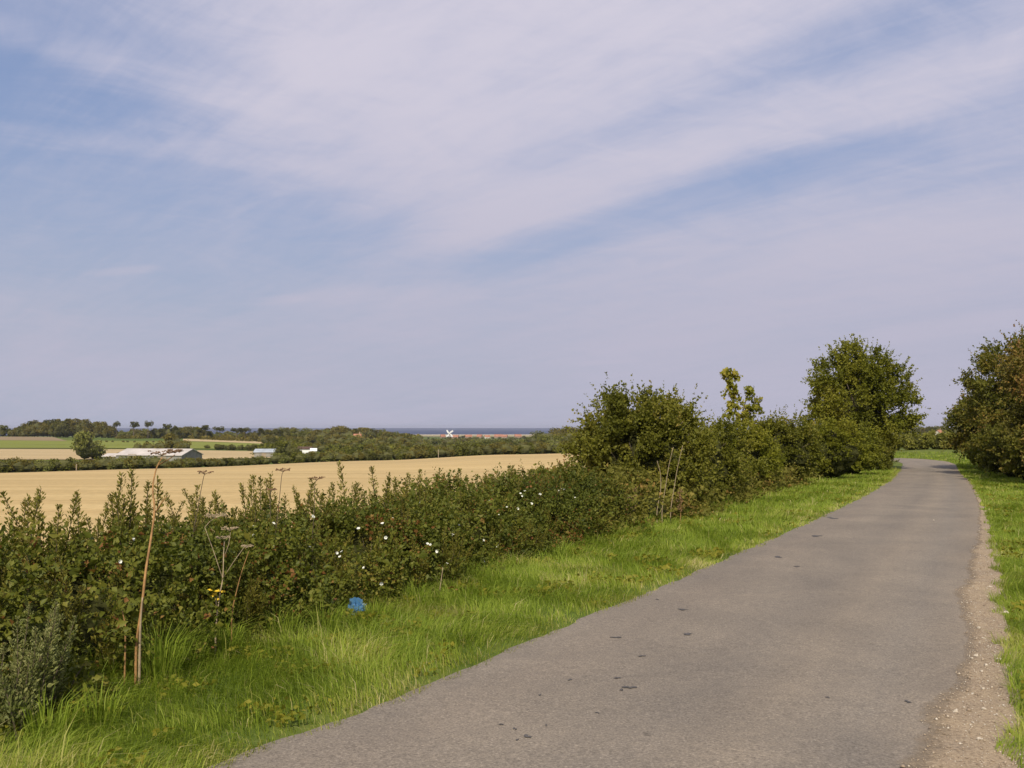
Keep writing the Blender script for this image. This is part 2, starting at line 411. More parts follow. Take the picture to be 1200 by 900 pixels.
def road_off(s):
    h = road_half(s)
    return h + .10 * wob(s, 3, 1.1) + .05 * wob(s, 8, 5), -h - .10 * wob(s, 5, 1.0) - .06 * wob(s, 9, 5)
struct('road', road_sheet('road', 2, S_END - 1, road_off, 15, .012, M_road))

# gravelly shoulder on the right-hand side of the carriageway
gp = [(-30, .5), (-4, .55), (2, .55), (4.7, .43), (5.2, .36), (6.3, .34), (7.4, .24), (8.5, .15), (9.5, .26), (11, .28), (12.5, .26), (15, .18), (18, .12), (24, .07), (34, .05), (60, .05)]
gy_ = np.array([a for a, _ in gp]); gw_ = np.array([b for _, b in gp])
gs_ = s_of_y(gy_)
def shoulder_off(s):
    h = road_half(s); w = np.interp(s, gs_, gw_)
    return -h + w * 1.25 + .20 * wob(s, 21, 1.6) * np.minimum(1, w * 3) + .08 * wob(s, 22, 6) + .05, -h - .05 - .1 * wob(s, 23, 3)
m, nt, out = mat_base('sandy_gravel')
p = N(nt, 'ShaderNodeBsdfPrincipled', i_Roughness=.95); p.inputs['Specular IOR Level'].default_value = .15
tc = N(nt, 'ShaderNodeTexCoord')
ca = ramp(nt, noise(55, 4, .75), [(.28, (.17, .135, .095)), (.5, (.36, .28, .19)), (.62, (.43, .345, .24)), (.8, (.56, .48, .37))])
cb = ramp(nt, noise(2.2, 4, .6), [(.35, (.82, .82, .84)), (.7, (1.08, 1.06, 1.0))])
nt.links.new(mul(ca, cb), p.inputs['Base Color'])
b = N(nt, 'ShaderNodeBump'); b.inputs['Strength'].default_value = .8; b.inputs['Distance'].default_value = .015
nt.links.new(noise(55, 4, .75), b.inputs['Height']); nt.links.new(b.outputs[0], p.inputs['Normal'])
ac = N(nt, 'ShaderNodeAttribute', attribute_name='across')
e1 = N(nt, 'ShaderNodeMapRange'); e1.inputs[1].default_value = 0; e1.inputs[2].default_value = .5; nt.links.new(ac.outputs['Fac'], e1.inputs[0])
nn = noise(16, 6, .75)
ad = N(nt, 'ShaderNodeMath', operation='ADD'); nt.links.new(e1.outputs[0], ad.inputs[0]); nt.links.new(nn, ad.inputs[1])
th = N(nt, 'ShaderNodeMapRange'); th.inputs[1].default_value = .46; th.inputs[2].default_value = 1.12; nt.links.new(ad.outputs[0], th.inputs[0])
tr = N(nt, 'ShaderNodeBsdfTransparent'); ms = N(nt, 'ShaderNodeMixShader')
nt.links.new(th.outputs[0], ms.inputs[0]); nt.links.new(tr.outputs[0], ms.inputs[1]); nt.links.new(p.outputs[0], ms.inputs[2])
nt.links.new(ms.outputs[0], out.inputs['Surface']); M_gravel = m
struct('gravel_shoulder', road_sheet('gravel_shoulder', 2, s_of_y(58), shoulder_off, 9, .017, M_gravel))

# dried tar stains on the carriageway
mb = MB(); r = R(31)
for px, py, w, h in [(722, 749, 22, 5), (752, 771, 18, 4), (724, 797, 16, 4), (738, 808, 28, 8), (728, 811, 12, 4), (668, 799, 9, 4), (633, 817, 7, 4), (587, 852, 10, 5), (603, 857, 8, 6), (618, 866, 18, 9), (606, 870, 10, 4), (800, 716, 26, 4), (770, 704, 8, 2), (806, 745, 26, 5), (956, 629, 26, 4), (912, 654, 20, 4), (934, 665, 14, 3), (976, 608, 22, 4), (1064, 825, 16, 6), (970, 820, 7, 4), (700, 838, 8, 4), (640, 853, 6, 4)]:
    a = on_ground(px, py); bx = on_ground(px + w / 2, py); by = on_ground(px, py - h / 2)
    rx = abs(bx[0] - a[0]) * .60; ry = abs(by[1] - a[1]) * .5; k = 14
    ph = r.uniform(0, 6, 3)
    ring = []
    for j in range(k):
        an = 6.2832 * j / k; q = 1 + .4 * math.sin(2 * an + ph[0]) + .3 * math.sin(3 * an + ph[1]) + .25 * math.sin(5 * an + ph[2]) + r.uniform(-.3, .3)
        x = a[0] + rx * q * .75 * math.cos(an); y = a[1] + ry * q * .75 * math.sin(an)
        ring.append((x, y, gz(x, y) + .0165))
    mb.add([(a[0], a[1], gz(a[0], a[1]) + .0165)] + ring, [(0, 1 + j, 1 + (j + 1) % k) for j in range(k)])
struct('tar_stain', mb.mesh('tar_stain', G['tar']))

# loose gravel and single flints
def stones(name, P, S, mat, seed):
    r = R(seed); n = len(P)
    base = np.array([(1, 0, 0), (-1, 0, 0), (0, 1, 0), (0, -1, 0), (0, 0, .7), (0, 0, -.5)], float)
    jit = r.uniform(.65, 1.2, (n, 6, 1)); an = r.uniform(0, 6.28, n); ca, sa = np.cos(an), np.sin(an)
    V = base[None] * jit; V = np.stack([V[:, :, 0] * ca[:, None] - V[:, :, 1] * sa[:, None], V[:, :, 0] * sa[:, None] + V[:, :, 1] * ca[:, None], V[:, :, 2]], 2)
    V = V * S.reshape(-1, 1, 1) + P[:, None]
    f = np.array([[0, 2, 4], [2, 1, 4], [1, 3, 4], [3, 0, 4], [2, 0, 5], [1, 2, 5], [3, 1, 5], [0, 3, 5]])
    Fc = (np.arange(n)[:, None, None] * 6 + f[None]).ravel()
    return np_mesh(name, V.reshape(-1, 3), Fc, np.full(8 * n, 3), mat, np.repeat(r.uniform(0, 1, n), 6))
G['chips'] = leaf_mat('gravel_chips', [(0, (.20, .155, .11)), (.5, (.36, .28, .195)), (.85, (.45, .375, .28)), (1, (.6, .56, .48))], 0, .05)
r = R(41); n = 9000
s = r.uniform(s_of_y(2.0), s_of_y(22), n * 2); s = s[r.uniform(0, 1, len(s)) < np.clip(9 / np.maximum(s - s_of_y(0), 4), .15, 1)]
a, b_ = shoulder_off(s); o = a + (b_ - a) * r.beta(1.6, 1.3, len(s)); P = road_pt(s, o)
sz = r.gamma(2.0, .0014, len(s)) + .0016
st = link('loose_gravel', stones('loose_gravel', np.column_stack([P, height(P[:, 0], P[:, 1]) + .017 + sz * .3]), sz, G['chips'], 42))
tag(st, 'loose gravel scattered over the sandy right-hand shoulder of the lane', 'gravel', kind='stuff')
for k, (px, py, w) in enumerate([(1166, 653, .035), (1179, 721, .04), (1147, 739, .028), (1152, 751, .022), (1144, 772, .03), (1171, 777, .036), (1139, 775, .02), (1152, 811, .022), (1153, 835, .024), (1120, 838, .024), (1148, 871, .026), (1150, 790, .02), (1094, 611, .03), (1160, 690, .03)]):
    g = on_ground(px, py); mb = MB(); mb.blob((0, 0, w * .3), w * .55, w * .42, w * .34, k + 5, .3, 8, 5)
    o = link('pebble', mb.mesh('pebble', G['pebble'])); o.location = (g[0], g[1], gz(g[0], g[1]) + .016)
    tag(o, 'small pale flint lying loose on the sandy shoulder of the lane', 'pebble', 'pale flints on the gravel shoulder')

# ------------------------------------------------------------------ hedge foot line along the left verge
HF = [on_ground(*q)[:2] for q in [(0, 832), (160, 777), (300, 742), (420, 707), (510, 686), (620, 650), (700, 630), (780, 606), (900, 573), (985, 553)]]
d0 = np.array([.47, 1.0]) / np.linalg.norm([.47, 1.0])
HF = [HF[0] - d0 * 9, HF[0] - d0 * 5, HF[0] - d0 * 2] + HF + [np.array([20.6, 55.0])]
HP = catmull(HF, 8); HS = np.concatenate([[0], np.cumsum(np.linalg.norm(np.diff(HP, axis=0), axis=1))])
HT = unit(np.gradient(HP, axis=0)); HN = np.stack([-HT[:, 1], HT[:, 0]], 1)
def hedge_pt(s, off):
    s = np.asarray(s, float); off = np.asarray(off, float)
    c = np.stack([np.interp(s, HS, HP[:, 0]), np.interp(s, HS, HP[:, 1])], -1)
    n = unit(np.stack([np.interp(s, HS, HN[:, 0]), np.interp(s, HS, HN[:, 1])], -1))
    return c + n * off[..., None]
def hs_of_y(Y): return float(np.interp(Y, HP[:, 1], HS))

# stubble field and the other fields, draped a little above the ground
def field(name, poly_fn, mat, dz, nu=80, nv=40):
    U, Wv = np.meshgrid(np.linspace(0, 1, nu), np.linspace(0, 1, nv))
    X, Y = poly_fn(U.ravel(), Wv.ravel()); Z = height(X, Y) + dz(np.hypot(X, Y))
    i = (np.arange(nv - 1)[:, None] * nu + np.arange(nu - 1)[None]).ravel()
    Fq = np.stack([i, i + 1, i + nu + 1, i + nu], 1)
    return struct(name, np_mesh(name, np.column_stack([X, Y, Z]), Fq.ravel(), np.full(len(Fq), 4), mat, smooth=True))

def field_mat(name, ca, cb, cc, row_dir=(.94, .34), row_scale=.55, mid=(.88, 1.08)):
    global nt, tc
    m, nt, out = mat_base(name)
    p = N(nt, 'ShaderNodeBsdfPrincipled', i_Roughness=.95); p.inputs['Specular IOR Level'].default_value = .1
    tc = N(nt, 'ShaderNodeTexCoord')
    mp = N(nt, 'ShaderNodeMapping'); mp.inputs['Rotation'].default_value = (0, 0, -math.atan2(row_dir[1], row_dir[0])); mp.inputs['Scale'].default_value = (.03, 1, 1)
    nt.links.new(tc.outputs['Object'], mp.inputs['Vector'])
    rows = noise(row_scale, 5, .65, mp.outputs[0])
    mp2 = N(nt, 'ShaderNodeMapping'); mp2.inputs['Rotation'].default_value = mp.inputs['Rotation'].default_value; mp2.inputs['Scale'].default_value = (.06, 1, 1)
    nt.links.new(tc.outputs['Object'], mp2.inputs['Vector'])
    c1 = ramp(nt, rows, [(.32, ca), (.5, cb), (.68, cc)])
    c2 = ramp(nt, noise(.05, 3, .5, mp2.outputs[0]), [(.35, (mid[0],) * 3), (.65, (mid[1],) * 3)])
    c3 = ramp(nt, noise(3.5, 5, .8), [(.3, (.8, .8, .78)), (.65, (1.12, 1.1, 1.08))])
    nt.links.new(mul(mul(c1, c2), c3), p.inputs['Base Color'])
    nt.links.new(p.outputs[0], out.inputs['Surface']); return m

M_stub = field_mat('cut_stubble', (.43, .312, .142), (.485, .36, .170), (.53, .405, .20))
hs_a, hs_b = 0.0, hs_of_y(52)
e0 = foot(-420, 170)[:2]; e1 = foot(-20, 205)[:2]; e2 = foot(420, 255)[:2]; e3 = foot(700, 300)[:2]; e4 = foot(930, 300)[:2]
farline = catmull([e0, e1, (e1 + e2) / 2 + [0, 1], e2, e3, e4], 12); fs = np.linspace(0, 1, len(farline))
def stub_fn(u, w):
    nearp = hedge_pt(hs_a + (hs_b - hs_a) * u, 2.3 + 0 * u)
    fp = np.stack([np.interp(u, fs, farline[:, 0]), np.interp(u, fs, farline[:, 1])], 1)
    w = w ** 2.2
    q = nearp * (1 - w)[:, None] + fp * w[:, None]
    return q[:, 0], q[:, 1]
field('stubble_field', stub_fn, M_stub, lambda rr: .03 + .0004 * rr, 110, 110)

def quad_field(name, c, mat, lift, nu=50, nv=24):
    P = [foot(px, Y)[:2] for px, Y in c]          # near-left, near-right, far-right, far-left
    def fn(u, w):
        a = P[0][None] * (1 - u)[:, None] + P[1][None] * u[:, None]; b = P[3][None] * (1 - u)[:, None] + P[2][None] * u[:, None]
        q = a * (1 - w)[:, None] + b * w[:, None]
        return q[:, 0], q[:, 1]
    return field(name, fn, mat, lambda rr: lift + 0 * rr, nu, nv)
M_cream = field_mat('pale_barley_field', (.40, .30, .155), (.46, .355, .19), (.50, .40, .23))
M_pasture = field_mat('pasture', (.14, .17, .030), (.19, .215, .040), (.23, .235, .055))
M_plough = field_mat('brown_field', (.22, .165, .095), (.27, .205, .12), (.31, .24, .15))
quad_field('barley_field', [(-420, 330), (112, 330), (150, 480), (-420, 470)], M_cream, .25)
quad_field('barley_field', [(225, 330), (345, 345), (345, 470), (232, 470)], M_cream, .25)
quad_field('pasture', [(-420, 485), (290, 500), (310, 690), (-420, 640)], M_pasture, .3)
quad_field('brown_field', [(-420, 650), (80, 655), (60, 800), (-420, 800)], M_plough, .35)
quad_field('barley_field', [(215, 690), (318, 690), (318, 780), (215, 780)], M_cream, .35)
quad_field('brown_field', [(1030, 620), (1078, 620), (1078, 800), (1020, 800)], field_mat('pale_tan_field', (.38, .25, .13), (.44, .30, .16), (.48, .34, .19)), .4)
quad_field('pasture', [(1079, 560), (1190, 560), (1190, 840), (1079, 840)], M_pasture, .4)

# marsh, shingle bank and sea
M_marsh = field_mat('salt_marsh', (.24, .22, .10), (.33, .29, .15), (.42, .36, .22), mid=(.75, 1.2))
def sheet(name, x0, x1, y0, y1, z, mat):
    return struct(name, np_mesh(name, [(x0, y0, z), (x1, y0, z), (x1, y1, z), (x0, y1, z)], [0, 1, 2, 3], [4], mat))
quad_field('marsh', [(380, 2350), (720, 2350), (720, 2950), (380, 2950)], M_marsh, .8)
quad_field('shingle_beach', [(380, 2950), (720, 2950), (720, 3300), (380, 3300)], plain('shingle', (.55, .47, .34), .9, .2, .01), .9)
m, nt, out = mat_base('sea_water')
p = N(nt, 'ShaderNodeBsdfPrincipled', i_Roughness=.6); p.inputs['Base Color'].default_value = (.035, .05, .105, 1)
p.inputs['Specular IOR Level'].default_value = .08
tc = N(nt, 'ShaderNodeTexCoord'); b = N(nt, 'ShaderNodeBump'); b.inputs['Strength'].default_value = .6; b.inputs['Distance'].default_value = 2
nt.links.new(noise(.05, 5, .7), b.inputs['Height']); nt.links.new(b.outputs[0], p.inputs['Normal']); nt.links.new(p.outputs[0], out.inputs['Surface'])
sheet('sea', -30000, 30000, 3200, 40000, -24.2, m)

# ------------------------------------------------------------------ verge grass
def grass_patch(name, s, off_lo, off_hi, label, seed, lenf=1.0, edge_short=True, side=1):
    """blades between two lateral offsets of the road; side=1 left"""
    r = R(seed); n = len(s)
    u = r.uniform(0, 1, n); o = off_lo + (off_hi - off_lo) * u
    P = road_pt(s, o); d = np.hypot(P[:, 0], P[:, 1])
    nz = vnoise(P, .9, seed); nz2 = vnoise(P, 3.2, seed + 1)
    near_edge = np.clip(np.abs(o - off_lo) / .55, 0, 1) if edge_short else 1
    keep = (r.uniform(0, 1, n) < .35 + .65 * near_edge + .2 * (nz2 > .5)) & (r.uniform(0, 1, n) < .35 + nz2 * 1.1)
    P, d, nz, nz2, u = P[keep], d[keep], nz[keep], nz2[keep], u[keep]; ne = near_edge[keep] if edge_short else np.ones(len(P)); n = len(P)
    L = (.05 + .10 * r.gamma(2.6, .36, n)) * (.5 + .55 * nz) * (.45 + .55 * ne) * lenf * 1.0
    if edge_short and off_lo[0] > 0: L = L * (1 + 1.1 * np.clip((u - .66) / .34, 0, 1) * (.4 + nz2))
    far = np.clip(d / 7.5, 1, 9)
    Wd = .0042 * far ** .85 * r.uniform(.7, 1.3, n) * 1.15
    # gentle lie of the blades, swirling from tuft to tuft
    ang = 6.28 * vnoise(P, 1.1, seed + 3) * 1.4 + r.normal(0, .75, n)
    lean = r.uniform(.3, 1.25, n)[:, None] * np.stack([np.cos(ang), np.sin(ang)], 1)
    lean[:, 0] += .22
    dry = vnoise(P, 1.7, seed + 7); dryedge = np.clip(1 - ne, 0, 1)
    tint = .40 + .38 * (nz2 - .5) + r.normal(0, .16, n) + .55 * (dry > .70) * (dry - .66) * 2 + .34 * dryedge
    tint = np.where(r.uniform(0, 1, n) < .05 + .28 * dryedge + .3 * (dry > .74), r.uniform(.82, 1, n), tint)
    me = blades(name, np.column_stack([P, height(P[:, 0], P[:, 1]) - .01]), lean, L, Wd, tint, G['grass'])
    o_ = link(name, me); return tag(o_, label, 'grass', kind='stuff')

def station_samples(r, y0, y1, per_m):          # denser close to the camera
    s0, s1 = s_of_y(y0), s_of_y(y1); s = np.linspace(s0, s1, 4000); d = np.maximum(s - s_of_y(0), 5.0)
    w = per_m * (7.0 / d) ** 1.15 * np.ones_like(d); w = np.minimum(w, per_m)
    c = np.cumsum(w) * (s1 - s0) / 4000; n = int(c[-1])
    return np.interp(r.uniform(0, c[-1], n), c, s)

r = R(101)
s = station_samples(r, 1.2, 58, 15000)
P0 = road_pt(s, road_half(s))
# lateral distance of the hedge foot from the road centre line at each station
_hs = np.linspace(0, HS[-1], 500); _hp = hedge_pt(_hs, 0 * _hs)
_d2 = ((_hp[:, None] - RC[None]) ** 2).sum(2); _k = _d2.argmin(1)
_lat = ((_hp - RC[_k]) * RN[_k]).sum(1); _st = RS[_k]
_ord = np.argsort(_st)
def hedge_lat(s): return np.interp(s, _st[_ord], _lat[_ord])
grass_patch('verge_grass', s, road_half(s) - .06 + .1 * wob(s, 3, 1.1) + .09 * wob(s, 77, 7), hedge_lat(s) + .45, 'bright green long grass on the left verge between hedge and lane', 102)
s = station_samples(r, 2, 62, 17000)
grass_patch('verge_grass', s, -road_half(s) + .03 - .16 * wob(s, 78, 4), -road_half(s) - 2.4, 'green grass on the right verge beside the sandy shoulder', 112, .8, False)
n = 26000; s = r.uniform(s_of_y(58), RS[np.argmin(np.abs(RC[:, 0] + 10) + 0 * RS) if False else len(RS) - 20], n)
grass_patch('verge_grass', s, -road_half(s) - .05, -road_half(s) - 9.0, 'far green grass bank on the outside of the bend', 113, 1.3, False)

def verge_weeds(n, y0, y1, left, label, seed):
    r = R(seed); s = station_samples(r, y0, y1, n); h = road_half(s); u = r.uniform(0, 1, len(s))
    o = h + .08 + u * (hedge_lat(s) + .3 - h) if left else -(h + .05 + u * 2.0)
    P = road_pt(s, o); k = vnoise(P, 2.1, seed) + .35 * vnoise(P, 6, seed + 1) > .90; P = P[k]; n = len(P)
    z = height(P[:, 0], P[:, 1]) + r.uniform(.01, .10, n); a = r.uniform(0, 6.28, n); d = np.clip(np.hypot(P[:, 0], P[:, 1]) / 7, 1, 1.8)
    A = np.stack([np.cos(a), np.sin(a), r.uniform(-.1, .7, n)], 1)
    me = leaves('verge_weeds', np.column_stack([P, z]), A, .034 * d * r.uniform(.5, 1.5, n), r.uniform(.35, 1, n), G['bushlight'], .7, .1, seed)
    tag(link('verge_weeds', me), label, 'weeds', kind='stuff')
verge_weeds(2600, 2.5, 50, True, 'small broad-leaved weeds mixed into the left verge grass', 131)
verge_weeds(1500, 4, 50, False, 'small broad-leaved weeds mixed into the right verge grass', 132)

# coarse grass tussocks
def tussock(px, py, k, n=150, L=.42):
    r = R(900 + k); g = on_ground(px, py); ang = r.uniform(0, 6.28, n); rr = .11 * np.sqrt(r.uniform(0, 1, n))
    P = np.stack([rr * np.cos(ang), rr * np.sin(ang), np.zeros(n)], 1)
    D = np.stack([np.cos(ang), np.sin(ang)], 1) * r.uniform(.15, .9, (n, 1)); D[:, 0] += .15
    me = blades('grass_tussock', P, D, L * r.uniform(.5, 1.1, n), np.full(n, .007) * r.uniform(.7, 1.3, n), .45 + r.normal(0, .17, n), G['grass'], .45)
    o = link('grass_tussock', me); o.location = (g[0], g[1], gz(g[0], g[1]) - .01); return o
tus = [(190, 800, 190, .52), (215, 782, 150, .46), (262, 770, 130, .40), (330, 752, 150, .38), (382, 745, 150, .40), (60, 865, 150, .34), (350, 770, 110, .30), (488, 708, 120, .33), (560, 682, 120, .33), (660, 655, 120, .35), (605, 668, 100, .3), (120, 850, 120, .32), (440, 730, 110, .3), (725, 632, 110, .38), (850, 592, 110, .4)]
for k, (px, py, n, L) in enumerate(tus):
    o = tussock(px, py, k, n, L)
    if k == 0: tag(o, 'tallest broad-bladed grass tussock at the foot of the tall brown dead stalk', 'grass tussock')
    else: tag(o, 'coarse green grass tussock standing out of the left verge', 'grass tussock', 'coarse tussocks on the left verge')

# ------------------------------------------------------------------ the near hedge
def hedge_body(name, s0, s1, hgt, halfw, seed, per_m, leaf, mat, label, cat, nper=13, grp=None, core=True, centre=None, shoot=.34):
    r = R(seed); root = empty(name, (0, 0, 0), label, cat, grp)
    n = int((s1 - s0) * per_m)
    s = r.uniform(s0, s1, n)
    cen = halfw * .95 if centre is None else centre
    h = hgt(s) * (.82 + .36 * vnoise(np.stack([s, s * 0], 1), 1.1, seed)); wv = halfw * (.8 + .4 * vnoise(np.stack([s, s * 0 + 4], 1), .9, seed + 1))
    th = r.uniform(-.12, math.pi * 1.0, n); q = r.uniform(.62, 1.0, n) ** .6
    sq = lambda v: np.sign(v) * np.abs(v) ** .95
    oc, oz = -sq(np.cos(th)) * wv * q, sq(np.sin(th)) * h * q
    oc = np.where(oz < .05, -wv * r.uniform(.5, 1, n), oc); oz = np.maximum(oz, .03)
    lump = vnoise(np.stack([s, th * .8], 1), 2.4, seed + 2)
    P2 = hedge_pt(s, cen + oc * (.74 + .5 * lump))
    z = height(P2[:, 0], P2[:, 1]) + oz * (.80 + .36 * lump)
    gap = vnoise(np.stack([s, th * .55], 1), 1.9, seed + 31) * .65 + vnoise(np.stack([s, th * .55], 1), 4.3, seed + 32) * .35
    kk = r.uniform(0, 1, n) < np.clip((gap - .36) / .13, .02, 1)
    P2, z, s, oc, oz, wv, h = P2[kk], z[kk], s[kk], oc[kk], oz[kk], wv[kk], h[kk]; n = len(s)
    Nn = np.stack([np.interp(s, HS, HN[:, 0]), np.interp(s, HS, HN[:, 1])], 1)
    D = np.column_stack([Nn * (oc / wv)[:, None], oz / h]) + r.normal(0, .5, (n, 3)) + np.array([0, 0, .25])
    C, A, S = shoots(r, np.column_stack([P2, z]), D, shoot * r.uniform(.5, 1.3, n), nper, leaf, leaf * 1.5, .12)
    S = S * np.exp(r.normal(0, .28, len(S))); k = C[:, 2] > height(C[:, 0], C[:, 1]) + .01; C, A, S = C[k], A[k], S[k]
    pt = vnoise(C, 1.3, seed + 9)
    pt2 = vnoise(C, .55, seed + 19)
    tint = .02 + .62 * pt * r.uniform(.5, 1.3, len(C)) + .45 * (pt2 - .35) + r.normal(0, .12, len(C))
    tint = np.where((r.uniform(0, 1, len(C)) < .02 + .30 * (vnoise(C, 2.0, seed + 14) > .74)), r.uniform(.9, 1, len(C)), np.minimum(tint, .88))
    link('foliage', leaves('foliage', C, A, S, tint, mat, .68, .14, seed), root)
    if core:
        ss = np.arange(s0, s1, .22); ths = np.linspace(-.02, math.pi, 12); mbk = []
        for a in ss:
            for t in ths:
                jl = .62 + .2 * float(wob(np.array([a * 3 + t * 5.0]), seed, 1.0)[0])
                hh = float(hgt(np.array([a]))[0]); q = hedge_pt(np.array([a]), np.array([cen - math.copysign(abs(math.cos(t)) ** .95, math.cos(t)) * halfw * jl]))[0]
                mbk.append((q[0], q[1], gz(q[0], q[1]) - .03 + max(0, abs(math.sin(t)) ** .95 * hh * jl * 1.04)))
        m = len(ths); Fc = [(i * m + j, i * m + j + 1, (i + 1) * m + j + 1, (i + 1) * m + j) for i in range(len(ss) - 1) for j in range(m - 1)]
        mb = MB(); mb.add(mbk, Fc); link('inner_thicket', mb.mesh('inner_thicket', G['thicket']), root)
    # arching bare canes
    for i in range(int((s1 - s0) * 2.2)):
        a = r.uniform(s0, s1); hh = float(hgt(np.array([a]))[0]); o0 = r.uniform(.1, 1.0) * halfw * 1.2; pts = []; mb = MB()
        q = hedge_pt(np.array([a]), np.array([o0]))[0]; base = np.array([q[0], q[1], gz(*q)]); v = np.array([r.normal(0, .5), r.normal(0, .5) - .3, 1.0]) * hh * r.uniform(.7, 1.15)
        for t in np.linspace(0, 1, 6): pts.append(base + v * t + np.array([0, 0, -.35 * hh * t * t]))
        mb.tube(pts, np.linspace(.007, .003, 6), 4); link('cane', mb.mesh('cane', G['twig']), root)
    return root

H_END = hs_of_y(16.5)
hfun = lambda s: np.interp(s, [0, hs_of_y(5.5), hs_of_y(7), hs_of_y(9), hs_of_y(12), hs_of_y(16.5), hs_of_y(20)], [.80, .80, .82, .80, .84, .95, .9])
hedge = hedge_body('bramble_hedge', 0, H_END + .5, hfun, .95, 201, 760, .043, G['bramble'], 'long low bramble and weed hedge with white bindweed flowers beside the left verge', 'hedge', 16, centre=.72)

def on_hedge(px, py, depth=0):
    """where the line of sight px,py meets the hedge's face"""
    d = ray(px, py)
    for t in np.arange(4.0, 30, .03):
        p = np.array([0, 0, EYE]) + d * t
        k = ((HP - p[:2]) ** 2).sum(1).argmin()
        lat = float(((p[:2] - HP[k]) * HN[k]).sum()); h = float(hfun(np.array([HS[k]]))[0]) * 1.02
        e = ((lat - .72) / .98); zz = (p[2] - gz(p[0], p[1])) / h
        if abs(e) < 1 and zz < (1 - abs(e) ** 2.1) ** (1 / 2.0) : return p - d * .05
    return None

# bindweed trumpets: a five-lobed funnel each
def trumpet(sz):
    mb = MB(); k = 10; V = [(0, 0, -sz * .8)]
    for j in range(k):
        a = 6.2832 * j / k; V.append((math.cos(a) * sz * .22, math.sin(a) * sz * .22, -sz * .25))
    for j in range(k):
        a = 6.2832 * j / k; q = sz * (.55 if j % 2 == 0 else .49); V.append((math.cos(a) * q, math.sin(a) * q, sz * .02))
    Fc = [(0, 1 + (j + 1) % k, 1 + j) for j in range(k)] + [(1 + j, 1 + (j + 1) % k, 1 + k + (j + 1) % k, 1 + k + j) for j in range(k)]
    mb.add(V, Fc); return mb.mesh('bindweed_flower', G['petal'])
tm = trumpet(.062); r = R(61)
fl = [(134, 594), (107, 624), (296, 617), (337, 580), (343, 585), (346, 583), (321, 613), (296, 627), (369, 602), (367, 605), (420, 619), (448, 613), (452, 630), (460, 607), (491, 589), (504, 638), (512, 646), (389, 645), (395, 648), (398, 652), (400, 646), (426, 665), (447, 684), (501, 637), (567, 658), (567, 633), (531, 626), (538, 615), (574, 587), (577, 597), (584, 602), (594, 594), (610, 578), (615, 575), (612, 581), (607, 596), (623, 590), (633, 579), (655, 575), (658, 573), (661, 573), (674, 583), (583, 640), (524, 660), (157, 632), (176, 640), (141, 658), (247, 613), (320, 640), (362, 640), (700, 557), (708, 563), (712, 575), (690, 570), (725, 560), (685, 552), (703, 580)]
for px, py in fl:
    p = on_hedge(px, py)
    if p is None: continue
    o = link('bindweed_flower', tm, hedge); o.location = p - ray(px, py) * .10 ; o.scale = [float(r.uniform(.38, .66))] * 3
    o.rotation_euler = (rad(60 + r.uniform(-40, 30)), rad(r.uniform(-20, 20)), rad(r.uniform(-70, 70)))

# upright weeds that stand in the hedge
def weed(seed, h, stems, mat, leaf, per=42, spread=.085, name='mugwort_plant'):
    r = R(seed); root = bpy.data.objects.new(name, None); COL.objects.link(root)
    for i in range(stems):
        hh = h * r.uniform(.72, 1.0) if i else h; mb = MB()
        b = np.array([r.normal(0, .05), r.normal(0, .05), 0]); d = np.array([r.normal(0, .10), r.normal(0, .10), 1.0]); bend = r.normal(0, .06, 2)
        pts = [b + d * t * hh + np.array([bend[0] * t * t, bend[1] * t * t, 0]) for t in np.linspace(0, 1, 6)]
        mb.tube(pts, np.linspace(.006, .002, 6), 4); st = link('stem', mb.mesh('stem', G['twig']), root)
        n = int(per * 5); t = r.uniform(.12, 1.0, n) ** .7; t[:10] = r.uniform(.93, 1.01, 10)
        off = unit(r.normal(size=(n, 3)) * np.array([1, 1, .35])); sp = spread * (1.18 - t)[:, None] * 1.7
        C = b + d * (t * hh)[:, None] + np.column_stack([bend[0] * t * t, bend[1] * t * t, 0 * t]) + off * sp * r.uniform(.1, 1, (n, 1))
        A = off * .7 + np.array([0, 0, .85]); S = leaf * (1.25 - .8 * t) * r.uniform(.6, 1.4, n)
        link('leaf_spray', leaves('leaf_spray', C, A, S, .12 + .55 * r.uniform(0, 1, n) + .25 * r.uniform() + .12 * (t - .5), mat, .42, .1, seed + i), st)
    return root
protos = [weed(300 + k, 1.0, 2 + k % 3, G['mugwort'], .050, 58) for k in range(7)]
used = [False] * 7
def place_weed(x, y, ht, k, label, group, rz):
    global used
    o = protos[k] if not used[k] else copy_tree(protos[k]); used[k] = True
    o.location = (x, y, gz(x, y) - .02); o.scale = (ht, ht, ht); o.rotation_euler = (0, 0, rz); return tag(o, label, 'weed', group)
r = R(77)
tall = [(5, 568), (40, 570), (62, 572), (100, 578), (131, 578), (146, 552), (172, 562), (203, 570), (222, 578), (262, 573), (277, 575), (303, 557), (313, 562), (323, 556), (345, 566), (371, 570), (402, 558), (417, 541), (436, 546), (459, 560), (474, 562), (489, 549), (500, 562), (505, 550), (523, 556), (544, 549), (556, 556), (567, 555), (580, 545), (607, 550), (628, 546), (640, 552), (655, 542), (668, 548), (18, 583), (80, 588), (118, 586), (160, 588), (186, 586), (240, 588), (290, 584), (336, 580), (357, 582), (387, 580), (428, 572), (447, 574), (470, 575), (515, 570), (535, 568), (592, 562), (617, 560), (648, 556), (15, 576), (232, 580), (395, 572)]
